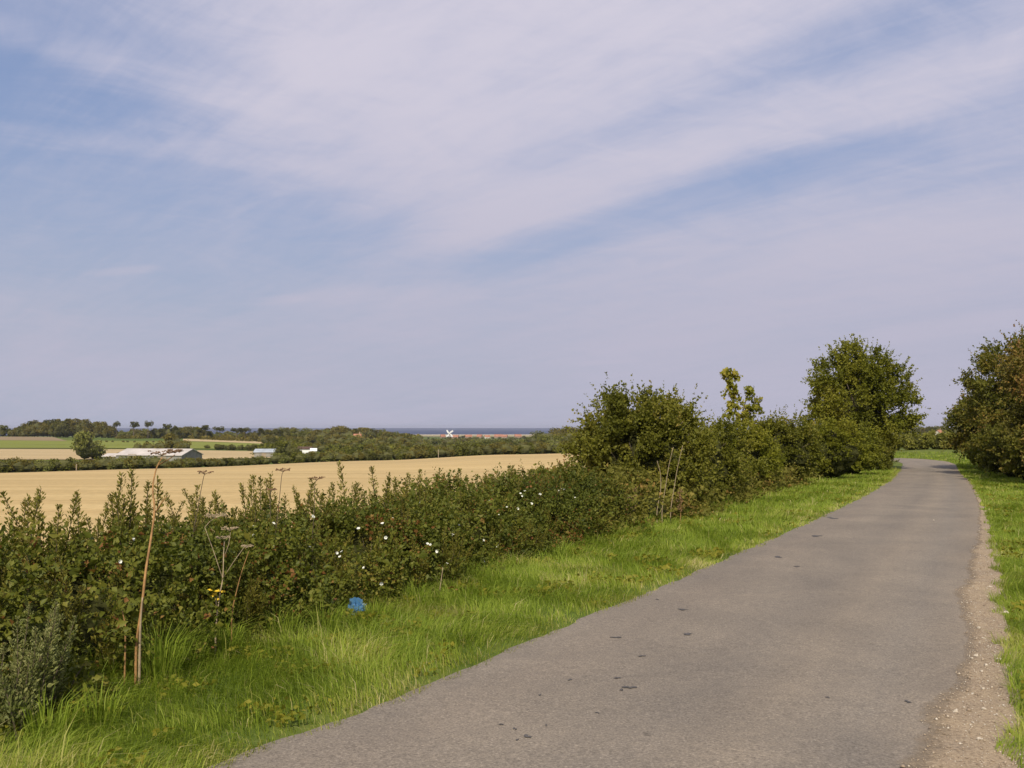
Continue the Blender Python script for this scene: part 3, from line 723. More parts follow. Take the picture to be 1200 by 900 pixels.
for i, (px, py) in enumerate(tall):
    # stands about 1.1 m behind the hedge's foot: find that point along the line of sight
    best = None
    for t in np.arange(4.5, 26, .05):
        p = np.array([0, 0, EYE]) + ray(px, py) * t; k = ((HP - p[:2]) ** 2).sum(1).argmin()
        if ((p[:2] - HP[k]) * HN[k]).sum() > .85 + .5 * ((i * 7) % 5) / 5: best = p; break
    if best is None: continue
    ht = best[2] - gz(best[0], best[1]) + .02
    place_weed(best[0], best[1], float(ht), i % 7, 'upright leafy mugwort spike rising from the top of the low hedge', 'mugwort spikes along the hedge', r.uniform(0, 6.28))
for i in range(240):
    s = r.uniform(.2, H_END); o = r.uniform(.30, 1.75); q = hedge_pt(np.array([s]), np.array([o]))[0]
    h0 = float(hfun(np.array([s]))[0]); e = abs(o - .9) / .98
    ht = h0 * (1.16 - .34 * e ** 2) + r.uniform(-.06, .13)
    place_weed(q[0], q[1], float(ht), i % 7, 'upright leafy mugwort spike rising from the top of the low hedge', 'mugwort spikes along the hedge', r.uniform(0, 6.28))

npro = [weed(380 + k, 1.0, 3 + k % 3, G['nettle'], .070, 40, .10, 'nettle_plant') for k in range(5)]; nus = [False] * 5
for i in range(105):
    s = r.uniform(hs_of_y(7.2), H_END + .3) if i < 80 else r.uniform(.5, hs_of_y(8)); o = r.uniform(-.22, .42); q = hedge_pt(np.array([s]), np.array([o]))[0]; k = i % 5
    w_ = npro[k] if not nus[k] else copy_tree(npro[k]); nus[k] = True; ht = float(r.uniform(.40, .68) + .42 * max(o, 0))
    w_.location = (q[0], q[1], gz(q[0], q[1]) - .02); w_.scale = (ht, ht, ht); w_.rotation_euler = (r.normal(0, .1), r.normal(0, .1), r.uniform(0, 6.28)); tag(w_, 'nettle standing against the roadside face of the low hedge', 'weed', 'nettles along the face of the hedge')

# silvery wormwood at the left end of the hedge
for k, (px, py, Y, h, lab) in enumerate([(26, 775, 5.42, .72, 'silvery grey wormwood leaning out of the hedge, nearest the left edge of the photo'), (52, 790, 5.60, .60, 'silvery grey wormwood with the palest tips, right-hand of the pair in front of the hedge'), (4, 800, 5.2, .55, 'silvery green wormwood standing lowest at the left end of the hedge')]):
    o = weed(350 + k, h, 7, G['silver'], .034, 60, .06, 'wormwood_plant'); q = at(px, py, Y); o.location = (q[0], q[1], gz(q[0], q[1])); o.rotation_euler = (rad(-6), rad(14 if k else 8), k); tag(o, lab, 'weed')

# low broad-leaved growth at the hedge's foot
def low_clump(name, px, py, k, label, cat, mat, n=260, rad_=.22, h=.2, leaf=.06, dy=0.0):
    r = R(700 + k); g = on_ground(px, py); d = r.uniform(0, 6.28, n); q = np.sqrt(r.uniform(0, 1, n)) * rad_
    C = np.stack([q * np.cos(d), q * np.sin(d), h * (1.05 - (q / rad_) ** 2) * r.uniform(.2, 1, n)], 1)
    A = np.stack([np.cos(d), np.sin(d), r.uniform(-.2, .5, n)], 1)
    root = empty(name, (g[0], g[1] + dy, gz(g[0], g[1])), label, cat)
    link('leaf_cluster', leaves('leaf_cluster', C, A, leaf * r.uniform(.6, 1.3, n), .25 + .6 * r.uniform(0, 1, n), mat, .75, .12, k), root)
    mb = MB()
    for i in range(7): mb.tube([(0, 0, 0), C[i] * .6 + np.array([0, 0, .03]), C[i]], [.005, .004, .002], 4)
    link('stem', mb.mesh('stem', G['twig']), root); return root
low_clump('bramble_clump', 298, 752, 1, 'dark trailing bramble clump spilling onto the grass beside the yellow-flowered weed', 'bramble', G['bramble'], 600, .28, .26, .042)
low_clump('bramble_clump', 70, 835, 2, 'bramble clump at the hedge foot below the silvery wormwood', 'bramble', G['bramble'], 800, .36, .34, .042)
low_clump('nettle_clump', 20, 850, 3, 'bright green nettle clump on the grass at the lower left edge', 'nettle', G['bushlight'], 260, .26, .2, .05)
low_clump('dock_plant', 524, 684, 4, 'dock plant with one upright bright green leaf beside the hedge foot', 'dock', G['bushlight'], 46, .16, .2, .13)
low_clump('nettle_clump', 700, 628, 5, 'bright green nettle clump at the hedge foot left of the big thorn bush', 'nettle', G['bushlight'], 300, .35, .3, .05)

# dead hogweed and dock stalks, umbels
def umbel(mb, c, rad_, r, mi, k=11):
    for j in range(k):
        an = 6.2832 * j / k + r.uniform(-.2, .2); q = rad_ * r.uniform(.55, 1)
        e = c + np.array([math.cos(an) * q, math.sin(an) * q, rad_ * r.uniform(.18, .4)])
        mb.tube([c, (c + e) / 2 + [0, 0, rad_ * .06], e], [.0022, .0016, .0012], 3, mi)
        for _ in range(5):
            f = e + r.normal(0, rad_ * .10, 3) * [1, 1, .3]; mb.blob(f, .006, .006, .004, int(r.randint(1e6)), .2, 5, 3, mi)
def stalk(name, pix, Y, rr, mats, label, cat, umbels=(), branches=(), seed=0, stem_name='stem', base_rz=0):
    r = R(seed + 50); pts = [at(px, py, Y + dy) for px, py, dy in pix]
    b = pts[0].copy(); b[2] = gz(b[0], b[1]) - .02
    if b[2] < pts[0][2] - .02: pts = [b + (0, 0, 0)] + pts
    b = pts[0]; pts = [p - b for p in pts]
    root = empty(name, b, label, cat); mb = MB(); mb.tube(catmull(pts, 4), np.linspace(rr, rr * .42, len(catmull(pts, 4))), 6)
    link('stem', mb.mesh('stem', mats[0], True), root)
    for bp in branches:
        q = [at(px, py, Y + dy) - b for px, py, dy in bp]; mb = MB(); mb.tube(q, np.linspace(rr * .5, rr * .28, len(q)), 5); link('branch', mb.mesh('branch', mats[0], True), root)
    for px, py, ru in umbels:
        mb = MB(); umbel(mb, at(px, py, Y) - b, ru, r, 0); link('seed_head', mb.mesh('seed_head', mats[1]), root)
    return root
stalk('hogweed_stalk', [(160, 756, -.25), (166, 712, -.25), (171, 668, -.2), (177, 630, -.1), (181, 598, -.05), (179, 572, 0), (183, 550, .05), (190, 536, .05)], 6.62, .0105, (G['stalk'], G['seed']), 'tall brown dead hogweed stalk in front of the hedge, topped by a flat seed head', 'dead stalk', [(190, 534, .085), (205, 531, .06)], [[(181, 602, -.05), (190, 588, 0), (195, 582, .0)], [(186, 545, .05), (198, 538, .03), (205, 533, 0)]], 1)
stalk('dead_stalk', [(164, 752, 0), (165, 725, 0), (167, 700, 0)], 6.36, .010, (G['stalkpale'], G['seed']), 'short pale broken stalk close against the tall brown stalk', 'dead stalk', seed=2)
stalk('dead_stalk', [(147, 742, 0), (146, 728, 0), (143, 716, 0)], 6.4, .007, (G['stalk'], G['seed']), 'short thin reddish stalk left of the tall brown stalk', 'dead stalk', seed=3)
stalk('hogweed_stalk', [(253, 735, -.25), (257, 700, -.2), (261, 678, -.15), (262, 650, -.1), (263, 634, 0)], 7.42, .0068, (G['stalkpale'], G['stalkpale']), 'pale dead hogweed with forked stems and flat bare seed heads against the hedge', 'dead stalk', [(262, 632, .06), (252, 607, .085), (270, 622, .07), (289, 642, .05)], [[(261, 678, -.15), (250, 645, -.1), (240, 618, -.05)], [(261, 678, -.15), (274, 658, -.15), (287, 640, -.1)], [(262, 655, -.1), (268, 638, -.1), (270, 624, -.1)], [(240, 618, -.05), (246, 611, 0), (252, 607, 0)]], 4)
stalk('dead_stalk', [(272, 720, 0), (278, 690, 0), (284, 668, 0), (292, 645, 0)], 7.4, .006, (G['stalk'], G['seed']), 'thin brown dead stem leaning right beside the forked pale hogweed', 'dead stalk', seed=5)
for k, (px, py, ru, base, lab) in enumerate([(240, 556, .07, 225, 'brown umbel seed head on a slanting stem above the hedge, second from the left'), (332, 553, .075, 322, 'flat brown umbel seed head against the stubble field, left of a pair'), (371, 563, .085, 366, 'flat brown umbel seed head against the stubble field, right of a pair'), (318, 575, .05, 316, 'small brown umbel seed head half sunk in the hedge top')]):
    stalk('umbel_plant', [(base, 640, 0), (base + (px - base) * .4, 600, 0), (px - 2, py + 6, 0), (px, py, 0)], 8.3 + .25 * k, .005, (G['twig'], G['seed']), lab, 'dead umbel', [(px, py, ru)], seed=10 + k)
for k, (a, b_, c_, d_) in enumerate([((776, 596), (780, 570), (784, 545), (789, 524)), ((786, 598), (790, 572), (794, 548), (800, 522)), ((770, 598), (774, 575), (774, 556), (770, 540))]):
    stalk('dead_stalk', [(*a, 0), (*b_, 0), (*c_, 0), (*d_, 0)], 18.6, .009, (G['stalkpale'], G['stalkpale']), ['tall pale dead stalk in front of the big thorn bush, middle of three', 'tall pale dead stalk leaning right in front of the big thorn bush', 'shorter pale dead stalk leaning left in front of the big thorn bush'][k], 'dead stalk', seed=20 + k)
for k, (px, Y, h) in enumerate([(742, 18.2, .75), (735, 18.0, .6), (796, 19.0, .7)]):
    g = foot(px, Y); mb = MB(); rr_ = R(k)
    root = empty('dead_stalk', g, ['brown dry dock stalk below the left side of the big thorn bush', 'shorter brown dry dock stalk at the far left of the big thorn bush foot', 'reddish dry dock stalk right of the tall pale stalks'][k], 'dead stalk')
    mb.tube([(0, 0, -.02), (.02, 0, h * .5), (.0, .01, h)], [.008, .006, .003], 5); link('stem', mb.mesh('stem', G['stalk']), root); mb = MB()
    for j in range(60): z = h * rr_.uniform(.35, 1); mb.blob((rr_.normal(0, .03), rr_.normal(0, .03), z), .012, .012, .012, j, .2, 5, 3)
    link('seed_head', mb.mesh('seed_head', G['seed']), root)
stalk('dead_stalk', [(515, 694, 0), (517, 680, 0), (519, 665, 0)], 10.1, .009, (G['stalkpale'], G['seed']), 'pale broken stem standing in the grass left of the dock leaf', 'dead stalk', seed=31)

# ragwort: a yellow flower head
g = at(253, 697, 7.18); z0 = gz(g[0], g[1]); root = empty('ragwort', (g[0], g[1], z0), 'weed with a single yellow flower head at the foot of the pale forked hogweed', 'wildflower')
mb = MB(); mb.tube([(0, 0, -.02), (.01, 0, (g[2] - z0) * .6), (0, 0, g[2] - z0)], [.006, .005, .004], 5); link('stem', mb.mesh('stem', G['twig']), root)
mb = MB(); r = R(8)
for j in range(8):
    c = np.array([r.normal(0, .022), r.normal(0, .02), g[2] - z0 + r.normal(0, .018)]); mb.blob(c, .018, .018, .009, j, .3, 7, 3)
link('flower', mb.mesh('flower', G['yellow']), root)
r = R(15); C = np.stack([r.normal(0, .05, 30), r.normal(0, .05, 30), r.uniform(.05, g[2] - z0 - .02, 30)], 1)
link('leaf', leaves('leaf', C, r.normal(size=(30, 3)), np.full(30, .05), r.uniform(.3, .8, 30), G['bushlight']), root)

# crumpled blue plastic bag in the hedge foot
m, nt, out = mat_base('blue_polythene')
p = N(nt, 'ShaderNodeBsdfPrincipled', i_Roughness=.28); p.inputs['Base Color'].default_value = (.06, .17, .34, 1)
p.inputs['Specular IOR Level'].default_value = .5; nt.links.new(p.outputs[0], out.inputs['Surface'])
g = on_ground(420, 713); V = []; r = R(3); nu, nv = 26, 12
for i in range(nv + 1):
    la = math.pi * .5 * i / nv
    for j in range(nu):
        lo = 6.2832 * j / nu; k = 1 + .35 * math.sin(5 * lo + 3 * la) * math.cos(la * 2) + r.uniform(-.16, .16)
        V.append((.105 * k * math.cos(la) ** .7 * math.cos(lo), .07 * k * math.cos(la) ** .7 * math.sin(lo), .125 * math.sin(la) * (1 + .22 * math.sin(3 * lo)) * k))
Fc = [(i * nu + j, i * nu + (j + 1) % nu, (i + 1) * nu + (j + 1) % nu, (i + 1) * nu + j) for i in range(nv) for j in range(nu)]
mb = MB(); mb.add(V, Fc)
o = link('plastic_bag', mb.mesh('plastic_bag', m)); g = at(419, 706, 8.93); o.location = (g[0], g[1], gz(g[0], g[1]) + .035); o.scale = (.85, .75, .75); o.rotation_euler = (.1, -.2, .5)
tag(o, 'crumpled bright blue plastic bag caught at the foot of the hedge', 'litter')

# ------------------------------------------------------------------ bushes and trees near the lane
def crown(r, cen, rx, ry, rz, n, per, leaf, L, seed, lobes=2.2, up=.5, flat_bottom=-.75, inner=.35):
    v = unit(r.normal(size=(n, 3))); v[:, 2] = np.where(v[:, 2] < flat_bottom, -v[:, 2] * .5, v[:, 2])
    q = inner + (1 - inner) * r.uniform(0, 1, n) ** .55
    amp = .62 + .62 * vnoise(v + 5, lobes, seed)
    P = np.array(cen) + v * (q * amp)[:, None] * np.array([rx, ry, rz])
    # clumps: pull the starts towards twig ends
    K = max(12, n // 26); kc = P[r.randint(0, n, K)]
    d = ((P[:, None] - kc[None]) ** 2).sum(2).argmin(1); P = P * .58 + kc[d] * .42
    D = v * .8 + r.normal(0, .42, (n, 3)) + np.array([0, 0, up])
    C, A, S = shoots(r, P, D, L * r.uniform(.5, 1.4, n), per, leaf, leaf * 1.3, .15)
    clump = np.repeat(r.uniform(0, 1, K)[d], per)
    return C, A, S, clump

def woody(name, base, w, h, dpt, zc, seed, mat, label, cat, n, per, leaf, L, group=None, trunk=.12, limbs=14, core=.5, up=.5, rzf=.5, lobes=2.2, thin=1.0, xoff=0.0, parts=('trunk', 'crown'), whips=0, flat_bottom=-.75):
    r = R(seed); root = empty(name, base, label, cat, group)
    rx, ry, rz = w / 2, dpt / 2, h * rzf; cen = np.array([xoff, 0, h * zc])
    C, A, S, cl = crown(r, cen, rx, ry, rz, n, per, leaf, L, seed, lobes, up, flat_bottom)
    if whips:                                   # long shoots that stand out of the outline
        a = r.uniform(0, 6.28, whips); q = np.sqrt(r.uniform(0, 1, whips)) * .85
        P0 = cen + np.stack([rx * q * np.cos(a), ry * q * np.sin(a), rz * .8 * np.sqrt(np.maximum(0, 1 - q * q))], 1)
        D = np.stack([np.cos(a) * q * .8, np.sin(a) * q * .8, np.full(whips, 1.0)], 1) + r.normal(0, .2, (whips, 3))
        c2, a2, s2 = shoots(r, P0, D, L * r.uniform(1.0, 2.1, whips), 22, leaf * .9, leaf * .9, .05)
        C = np.concatenate([C, c2]); A = np.concatenate([A, a2]); S = np.concatenate([S, s2]); cl = np.concatenate([cl, np.repeat(r.uniform(.3, 1, whips), 22)])
    k = C[:, 2] > .04; C, A, S, cl = C[k], A[k], S[k], cl[k]
    tint = .06 + .5 * cl + .38 * r.uniform(0, 1, len(C)) + .25 * (vnoise(C, .9, seed + 4) - .5)
    mb = MB(); top = cen + np.array([0, 0, rz * .55])
    sp = [np.array([0, 0, -.1]), np.array([xoff * .2, .02, h * .18]), np.array([xoff * .5 + r.normal(0, .05) * w, 0, h * .42]), top]
    mb.tube(catmull(sp, 4), np.linspace(trunk, trunk * .22, 13), 7)
    for i in range(limbs):
        t = r.uniform(.08, .7); s0 = sp[0] * (1 - t) + top * t; v = unit(r.normal(size=3) * np.array([1, 1, .5]) + np.array([0, 0, .35]))
        e = cen + v * np.array([rx, ry, rz]) * .8; e[2] = max(e[2], .3)
        mid = (s0 + e) / 2 + r.normal(0, .06, 3) * h * .4
        mb.tube(catmull([s0, mid, e], 4), np.linspace(trunk * .42, trunk * .08, 9), 5)
    link(parts[0], mb.mesh(parts[0], G['bark'], True), root)
    cr = link(parts[1], leaves(parts[1], C, A, S, tint, mat, .66, .13, seed), root)
    if core:
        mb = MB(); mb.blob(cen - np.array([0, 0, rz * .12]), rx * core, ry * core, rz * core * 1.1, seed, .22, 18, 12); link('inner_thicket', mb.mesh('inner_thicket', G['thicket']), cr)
    return root

# the big thorn bush behind the hedge
b = foot(754, 22.2)
woody('thorn_bush', b, 3.2, 2.85, 2.6, .46, 401, G['bush'], 'big rounded thorn bush with whippy shoots, tallest thing in the hedge left of the sapling', 'bush', 2300, 22, .082, .46, trunk=.07, limbs=16, core=.62, up=.55, rzf=.52, parts=('stem', 'foliage'), whips=44)
# bushes to its right, along the lane
woody('thorn_bush', foot(815, 25.5), 3.0, 2.45, 2.6, .45, 402, G['bush'], 'lower thorn bush merging into the right side of the biggest bush', 'bush', 700, 20, .085, .42, trunk=.06, limbs=10, core=.62, parts=('stem', 'foliage'), whips=26)
woody('elder_bush', foot(862, 31), 3.1, 2.4, 2.6, .46, 403, G['bushlight'], 'smooth yellow-green bush directly below the tall sapling', 'bush', 900, 20, .095, .40, trunk=.06, limbs=10, core=.64, parts=('stem', 'foliage'), whips=12)
woody('thorn_bush', foot(913, 36), 3.3, 2.8, 2.6, .46, 404, G['bush'], 'dark hedge bush with thin upright shoots, right of the yellow-green bush', 'bush', 800, 20, .10, .45, trunk=.06, limbs=10, core=.62, parts=('stem', 'foliage'), whips=44)
woody('elder_bush', foot(966, 42), 3.9, 2.8, 2.9, .46, 405, G['bushlight'], 'smooth olive bush in front of the lane-side tree', 'bush', 800, 20, .115, .45, trunk=.06, limbs=10, core=.64, parts=('stem', 'foliage'), whips=10)
woody('thorn_bush', foot(997, 48), 2.8, 2.6, 2.6, .45, 406, G['tree'], 'dark bush under the left side of the lane-side tree', 'bush', 600, 18, .12, .45, trunk=.06, limbs=8, core=.64, parts=('stem', 'foliage'), whips=6)
# the bank of weeds below those bushes
hedge_body('bramble_hedge', hs_of_y(16), hs_of_y(53), lambda s: np.interp(s, [hs_of_y(16), hs_of_y(20), hs_of_y(25), hs_of_y(53)], [1.0, .80, .9, 1.0]), 1.15, 451, 150, .085, G['mugwort'], 'olive weedy bank along the foot of the bushes up to the lane-side tree', 'hedge', 14, shoot=.40, centre=.62)

# tall sapling: a thin two-pronged crown on a slim trunk
b = foot(866, 34.0); root = empty('sycamore_sapling', b, 'tall thin two-pronged sapling standing clear above the hedge bushes', 'tree'); r = R(421)
mb = MB(); mb.tube([(0, 0, -.1), (0, 0, 1.4), (-.02, 0, 2.3), (-.22, 0, 3.2), (-.40, 0, 4.05)], [.05, .045, .035, .025, .012], 7)
mb.tube([(-.02, 0, 2.3), (.18, .05, 2.8), (.36, .05, 3.45)], [.03, .02, .01], 6); mb.tube([(0, 0, 2.2), (.35, 0, 2.6), (.62, .1, 3.05)], [.025, .016, .008], 6)
link('trunk', mb.mesh('trunk', G['bark'], True), root)
K = np.array([(-.42, 4.05, .16), (-.30, 3.95, .18), (-.12, 4.0, .12), (-.36, 3.7, .2), (-.2, 3.6, .2), (-.32, 3.4, .2), (-.12, 3.3, .22), (-.22, 3.1, .22), (0, 3.05, .2), (-.12, 2.8, .26), (.15, 2.75, .26), (.36, 3.45, .13), (.35, 3.25, .15), (.62, 3.05, .15), (.5, 2.85, .2), (.6, 2.75, .18), (.35, 2.6, .26), (.05, 2.5, .3), (-.1, 2.3, .28), (.25, 2.3, .3), (.1, 2.0, .35), (-.3, 2.65, .15), (-.33, 2.9, .13)])
nk = r.randint(0, len(K), 150); nd = np.stack([K[nk, 0], np.zeros(150), K[nk, 1]], 1) + unit(r.normal(size=(150, 3))) * (K[nk, 2] * 1.45 * r.uniform(.1, 1, 150))[:, None]
q = r.randint(0, 150, 1500); C = nd[q] + unit(r.normal(size=(1500, 3))) * r.uniform(.02, .13, (1500, 1)); q = nk[q]
A = r.normal(size=(1500, 3)) + np.array([0, 0, -.4])
link('crown', leaves('crown', C, A, .125 * r.uniform(.6, 1.3, 1500), .15 + .35 * r.uniform(0, 1, len(K))[q] + .45 * r.uniform(0, 1, 1500), G['syc'], .85, .1, 9), root)

# the rounded tree at the bend
b = foot(1010, 58.0)
woody('roadside_tree', b, 6.5, 7.3, 6.0, .53, 431, G['tree'], 'rounded leafy tree standing at the left of the bend in the lane', 'tree', 2700, 20, .155, .75, trunk=.2, limbs=34, core=.42, up=.30, rzf=.48, lobes=2.0, xoff=-.1, whips=46, flat_bottom=-.9)
# low growth at its foot
woody('thorn_bush', foot(1022, 55.0), 2.6, 1.7, 2.4, .42, 432, G['bush'], 'low dark bush at the foot of the rounded tree, nearest the lane', 'bush', 420, 18, .12, .4, trunk=.05, limbs=6, core=.66, parts=('stem', 'foliage'))

# trees on the right of the lane
def right_of(Y, off):
    s = s_of_y(Y); p = road_pt(np.array([s]), np.array([-float(road_half(s)) - off]))[0]; return np.array([p[0], p[1], gz(*p)])
woody('hawthorn_tree', right_of(58, 2.6), 6.6, 5.2, 6.0, .52, 441, G['thorn'], 'farthest and lowest hawthorn on the right, sloping down to the bend', 'tree', 2700, 20, .15, .7, trunk=.13, limbs=18, core=.48, up=.2, rzf=.5, whips=20, flat_bottom=-.95)
woody('hawthorn_tree', right_of(48.5, 3.4), 6.8, 6.7, 6.0, .54, 442, G['thorn'], 'middle hawthorn on the right of the lane with ragged shoots at its top', 'tree', 3000, 20, .14, .75, trunk=.15, limbs=20, core=.48, up=.2, rzf=.5, whips=34, flat_bottom=-.95)
woody('hawthorn_tree', right_of(39.0, 4.1), 6.4, 6.3, 5.8, .54, 443, G['rust'], 'nearest hawthorn on the right of the lane, russet-leaved and cut by the photo edge', 'tree', 3000, 20, .13, .75, trunk=.15, limbs=20, core=.48, up=.2, rzf=.5, whips=30, flat_bottom=-.95)
woody('bramble_bush', right_of(33.0, 2.7), 2.6, 1.75, 2.4, .44, 444, G['rust'], 'reddish bush below the hawthorns, nearest the right edge of the photo', 'bush', 600, 20, .10, .4, trunk=.05, limbs=8, core=.64, parts=('stem', 'foliage'), whips=8)
woody('bramble_bush', right_of(45, 2.3), 4.2, 2.6, 3.0, .42, 446, G['thorn'], 'dark bramble bush under the middle hawthorn on the right', 'bush', 900, 20, .12, .45, trunk=.05, limbs=8, core=.66, parts=('stem', 'foliage'))
woody('bramble_bush', right_of(53, 2.2), 4.2, 2.4, 3.0, .42, 447, G['tree'], 'dark bramble bush under the farthest hawthorn on the right', 'bush', 800, 20, .12, .45, trunk=.05, limbs=8, core=.66, parts=('stem', 'foliage'))
woody('bramble_bush', right_of(38, 2.6), 3.6, 2.6, 3.0, .42, 448, G['thorn'], 'dark bramble bush under the nearest hawthorn on the right', 'bush', 900, 20, .11, .45, trunk=.05, limbs=8, core=.66, parts=('stem', 'foliage'))
woody('bramble_bush', right_of(27.5, 2.3), 2.0, 1.1, 1.8, .42, 445, G['bush'], 'low green bush on the right verge in front of the reddish one', 'bush', 420, 20, .085, .32, trunk=.04, limbs=6, core=.64, parts=('stem', 'foliage'))

# hedge across the end, beyond the bend
_k = RS[np.argmax(RC[:, 0])]
for i, (px, Y, w, h, mt, lab) in enumerate([(1032, 93, 4.6, 1.5, G['hedgepale'], 'smooth yellow-green field hedge beyond the bend, left of the gap between the trees'), (1072, 92, 4.4, 1.55, G['hedgepale'], 'yellow-green field hedge beyond the bend, middle of the gap between the trees'), (1110, 91, 4.6, 1.7, G['hedgepale'], 'olive field hedge beyond the bend, right of the gap between the trees'), (985, 95, 6, 1.6, G['bush'], 'field hedge beyond the bend, hidden behind the rounded tree'), (1155, 90, 6, 1.8, G['bush'], 'field hedge beyond the bend, behind the right-hand hawthorns')]):
    woody('field_hedge', foot(px, Y), w, h, 2.0, .45, 461 + i, mt, lab, 'hedge', 420, 16, .17, .4, trunk=.05, limbs=6, core=.72, rzf=.55, parts=('stem', 'foliage'))

# ------------------------------------------------------------------ distance: trees made once, then copied
def far_proto(seed, kind, mat):
    """unit height tree; lumpy crown of leaf clumps"""
    r = R(seed); CC, SS, TT = [], [], []
    if kind == 'round': nl, cx, cz, rx, rz, lr, leaf, n = 17, 0, .55, .40, .36, .19, .068, 1500
    elif kind == 'tall': nl, cx, cz, rx, rz, lr, leaf, n = 15, 0, .54, .27, .40, .15, .06, 1300
    elif kind == 'bush': nl, cx, cz, rx, rz, lr, leaf, n = 12, 0, .40, .62, .34, .28, .10, 1000
    else: nl, cx, cz, rx, rz, lr, leaf, n = 9, 0, .80, .25, .12, .12, .05, 750
    for i in range(nl):
        v = unit(r.normal(size=3)); q = r.uniform(.45, 1.0)
        c = np.array([v[0] * rx * q, v[1] * rx * q, cz + v[2] * rz * q]); R_ = lr * r.uniform(.6, 1.15)
        m_ = n // nl; d = unit(r.normal(size=(m_, 3))); CC.append(c + d * R_ * np.array([1, 1, .78]) * r.uniform(.55, 1.05, (m_, 1)))
        TT.append(np.full(m_, r.uniform(0, 1)))
    C = np.concatenate(CC); T = np.concatenate(TT); k = C[:, 2] > .02; C, T = C[k], T[k]
    lo, hi = C[:, 2].min(), np.quantile(C[:, 2], .995); z0_ = max(lo, .02) if kind == 'pine' else .03 if kind == 'bush' else .10
    C[:, 2] = z0_ + (C[:, 2] - lo) / (hi - lo) * (1 - z0_)
    A = r.normal(size=C.shape)
    crown_me = leaves('crown', C, A, leaf * r.uniform(.6, 1.4, len(C)), .1 + .5 * T + .35 * r.uniform(0, 1, len(C)), mat, .8, .1, seed)
    mb = MB(); mb.tube([(0, 0, -.05), (.01, 0, .3), (0, .01, .62 if kind != 'pine' else .82)], [.028, .022, .012], 5)
    for j in range(5):
        a = r.uniform(0, 6.28); z = r.uniform(.3, .55) if kind != 'pine' else r.uniform(.6, .78)
        mb.tube([(0, 0, z), (rx * .6 * math.cos(a), rx * .6 * math.sin(a), z + .16)], [.012, .005], 4)
    if kind != 'pine': mb.blob((0, 0, .48), rx * .78, rx * .78, .40, seed, .15, 10, 7, 1)
    return crown_me, mb.mesh('trunk', [G['bark'], G['thicketf']])
FP = {}
for kind, mats in (('round', 'abcd'), ('tall', 'abcd'), ('bush', 'abcd'), ('pine', 'c')):
    for mt in mats:
        for v in range(2): FP[(kind, mt, v)] = far_proto(1000 + v * 50 + hash((len(kind), mt)) % 1 + ord(mt) * 7 + len(kind) * 131, kind, G['far_' + mt])
far_n = [0]
def far_tree(name, kind, mt, px, Y, top, label, group=None, cat='tree', wide=1.0, base_py=None, v=None):
    """top: the picture row of its top, which gives its real height at that distance"""
    p = foot(px, Y); h = max(1.5, EYE - (top - HOR) * Y / F - p[2])
    if base_py is not None: pass
    v = far_n[0] % 2 if v is None else v; far_n[0] += 1
    cm, tm_ = FP[(kind, mt, v)]
    root = empty(name, (p[0], p[1], p[2] - .15), label, cat, group, rz=far_n[0] * 2.4)
    root.scale = (h * wide, h * wide, h)
    link('trunk', tm_, root); link('crown', cm, root); return root

r = R(500)
# wood on the left-hand hill
prof = ([-20, 0, 20, 35, 60, 85, 110, 128, 140, 147], [503, 501, 499, 493, 490, 491, 492, 497, 505, 510])
GW = 'trees of the wood on the left-hand hill'
for i in range(46):
    px = r.uniform(14, 138); Y = r.uniform(815, 900); front = Y < 850
    top = float(np.interp(px, *prof)) + (r.uniform(4, 10) if front else r.uniform(0, 3.5))
    far_tree('woodland_tree', 'round' if r.uniform() < .7 else 'tall', 'abcb'[r.randint(4)], px, Y, top, 'tree of the dense rounded wood on the hill at the far left', GW, wide=1.2)
for px, top in [(78, 491), (86, 491.5), (93, 491), (99, 491.5), (45, 492.5), (120, 494), (131, 500)]:
    far_tree('woodland_tree', 'round', 'b', px, 852, top, 'tree of the dense rounded wood on the hill at the far left', GW, wide=1.1)
for px, top in [(-12, 499), (4, 498), (12, 502), (-25, 500), (22, 502)]:
    far_tree('woodland_tree', 'tall', 'a', px, 840, top, 'slim tree at the far left edge of the photo, left of the hilltop wood', 'trees at the far left edge beside the wood', wide=1.3)
# tall pines on the skyline
for i, (px, top, w, lab) in enumerate([(137, 493.5, .75, 'solitary tall pine just right of the hilltop wood'), (157, 494, 1.25, 'flat-topped pine, second from the hilltop wood'), (174, 493, .9, 'tall narrow pine, third from the hilltop wood'), (196, 496.5, 1.2, 'pine with a wide low crown, left of a thin pine'), (206, 498.5, .7, 'thin pine between two wide pines on the skyline'), (242, 498, 1.5, 'broad dark pine right of the pale poplar-like trees'), (258, 499.5, 1.5, 'umbrella-shaped pine with a bare trunk on the skyline'), (278, 501, 1.7, 'dark flat-topped pine, left of a close dark pair'), (288, 501, 1.7, 'dark flat-topped pine, right of a close dark pair'), (305, 501.5, 1.4, 'last dark pine right of the umbrella pines')]):
    far_tree('pine_tree', 'pine', 'c', px, 790 + 6 * (i % 3), top, lab, wide=w * .95, v=i % 2)
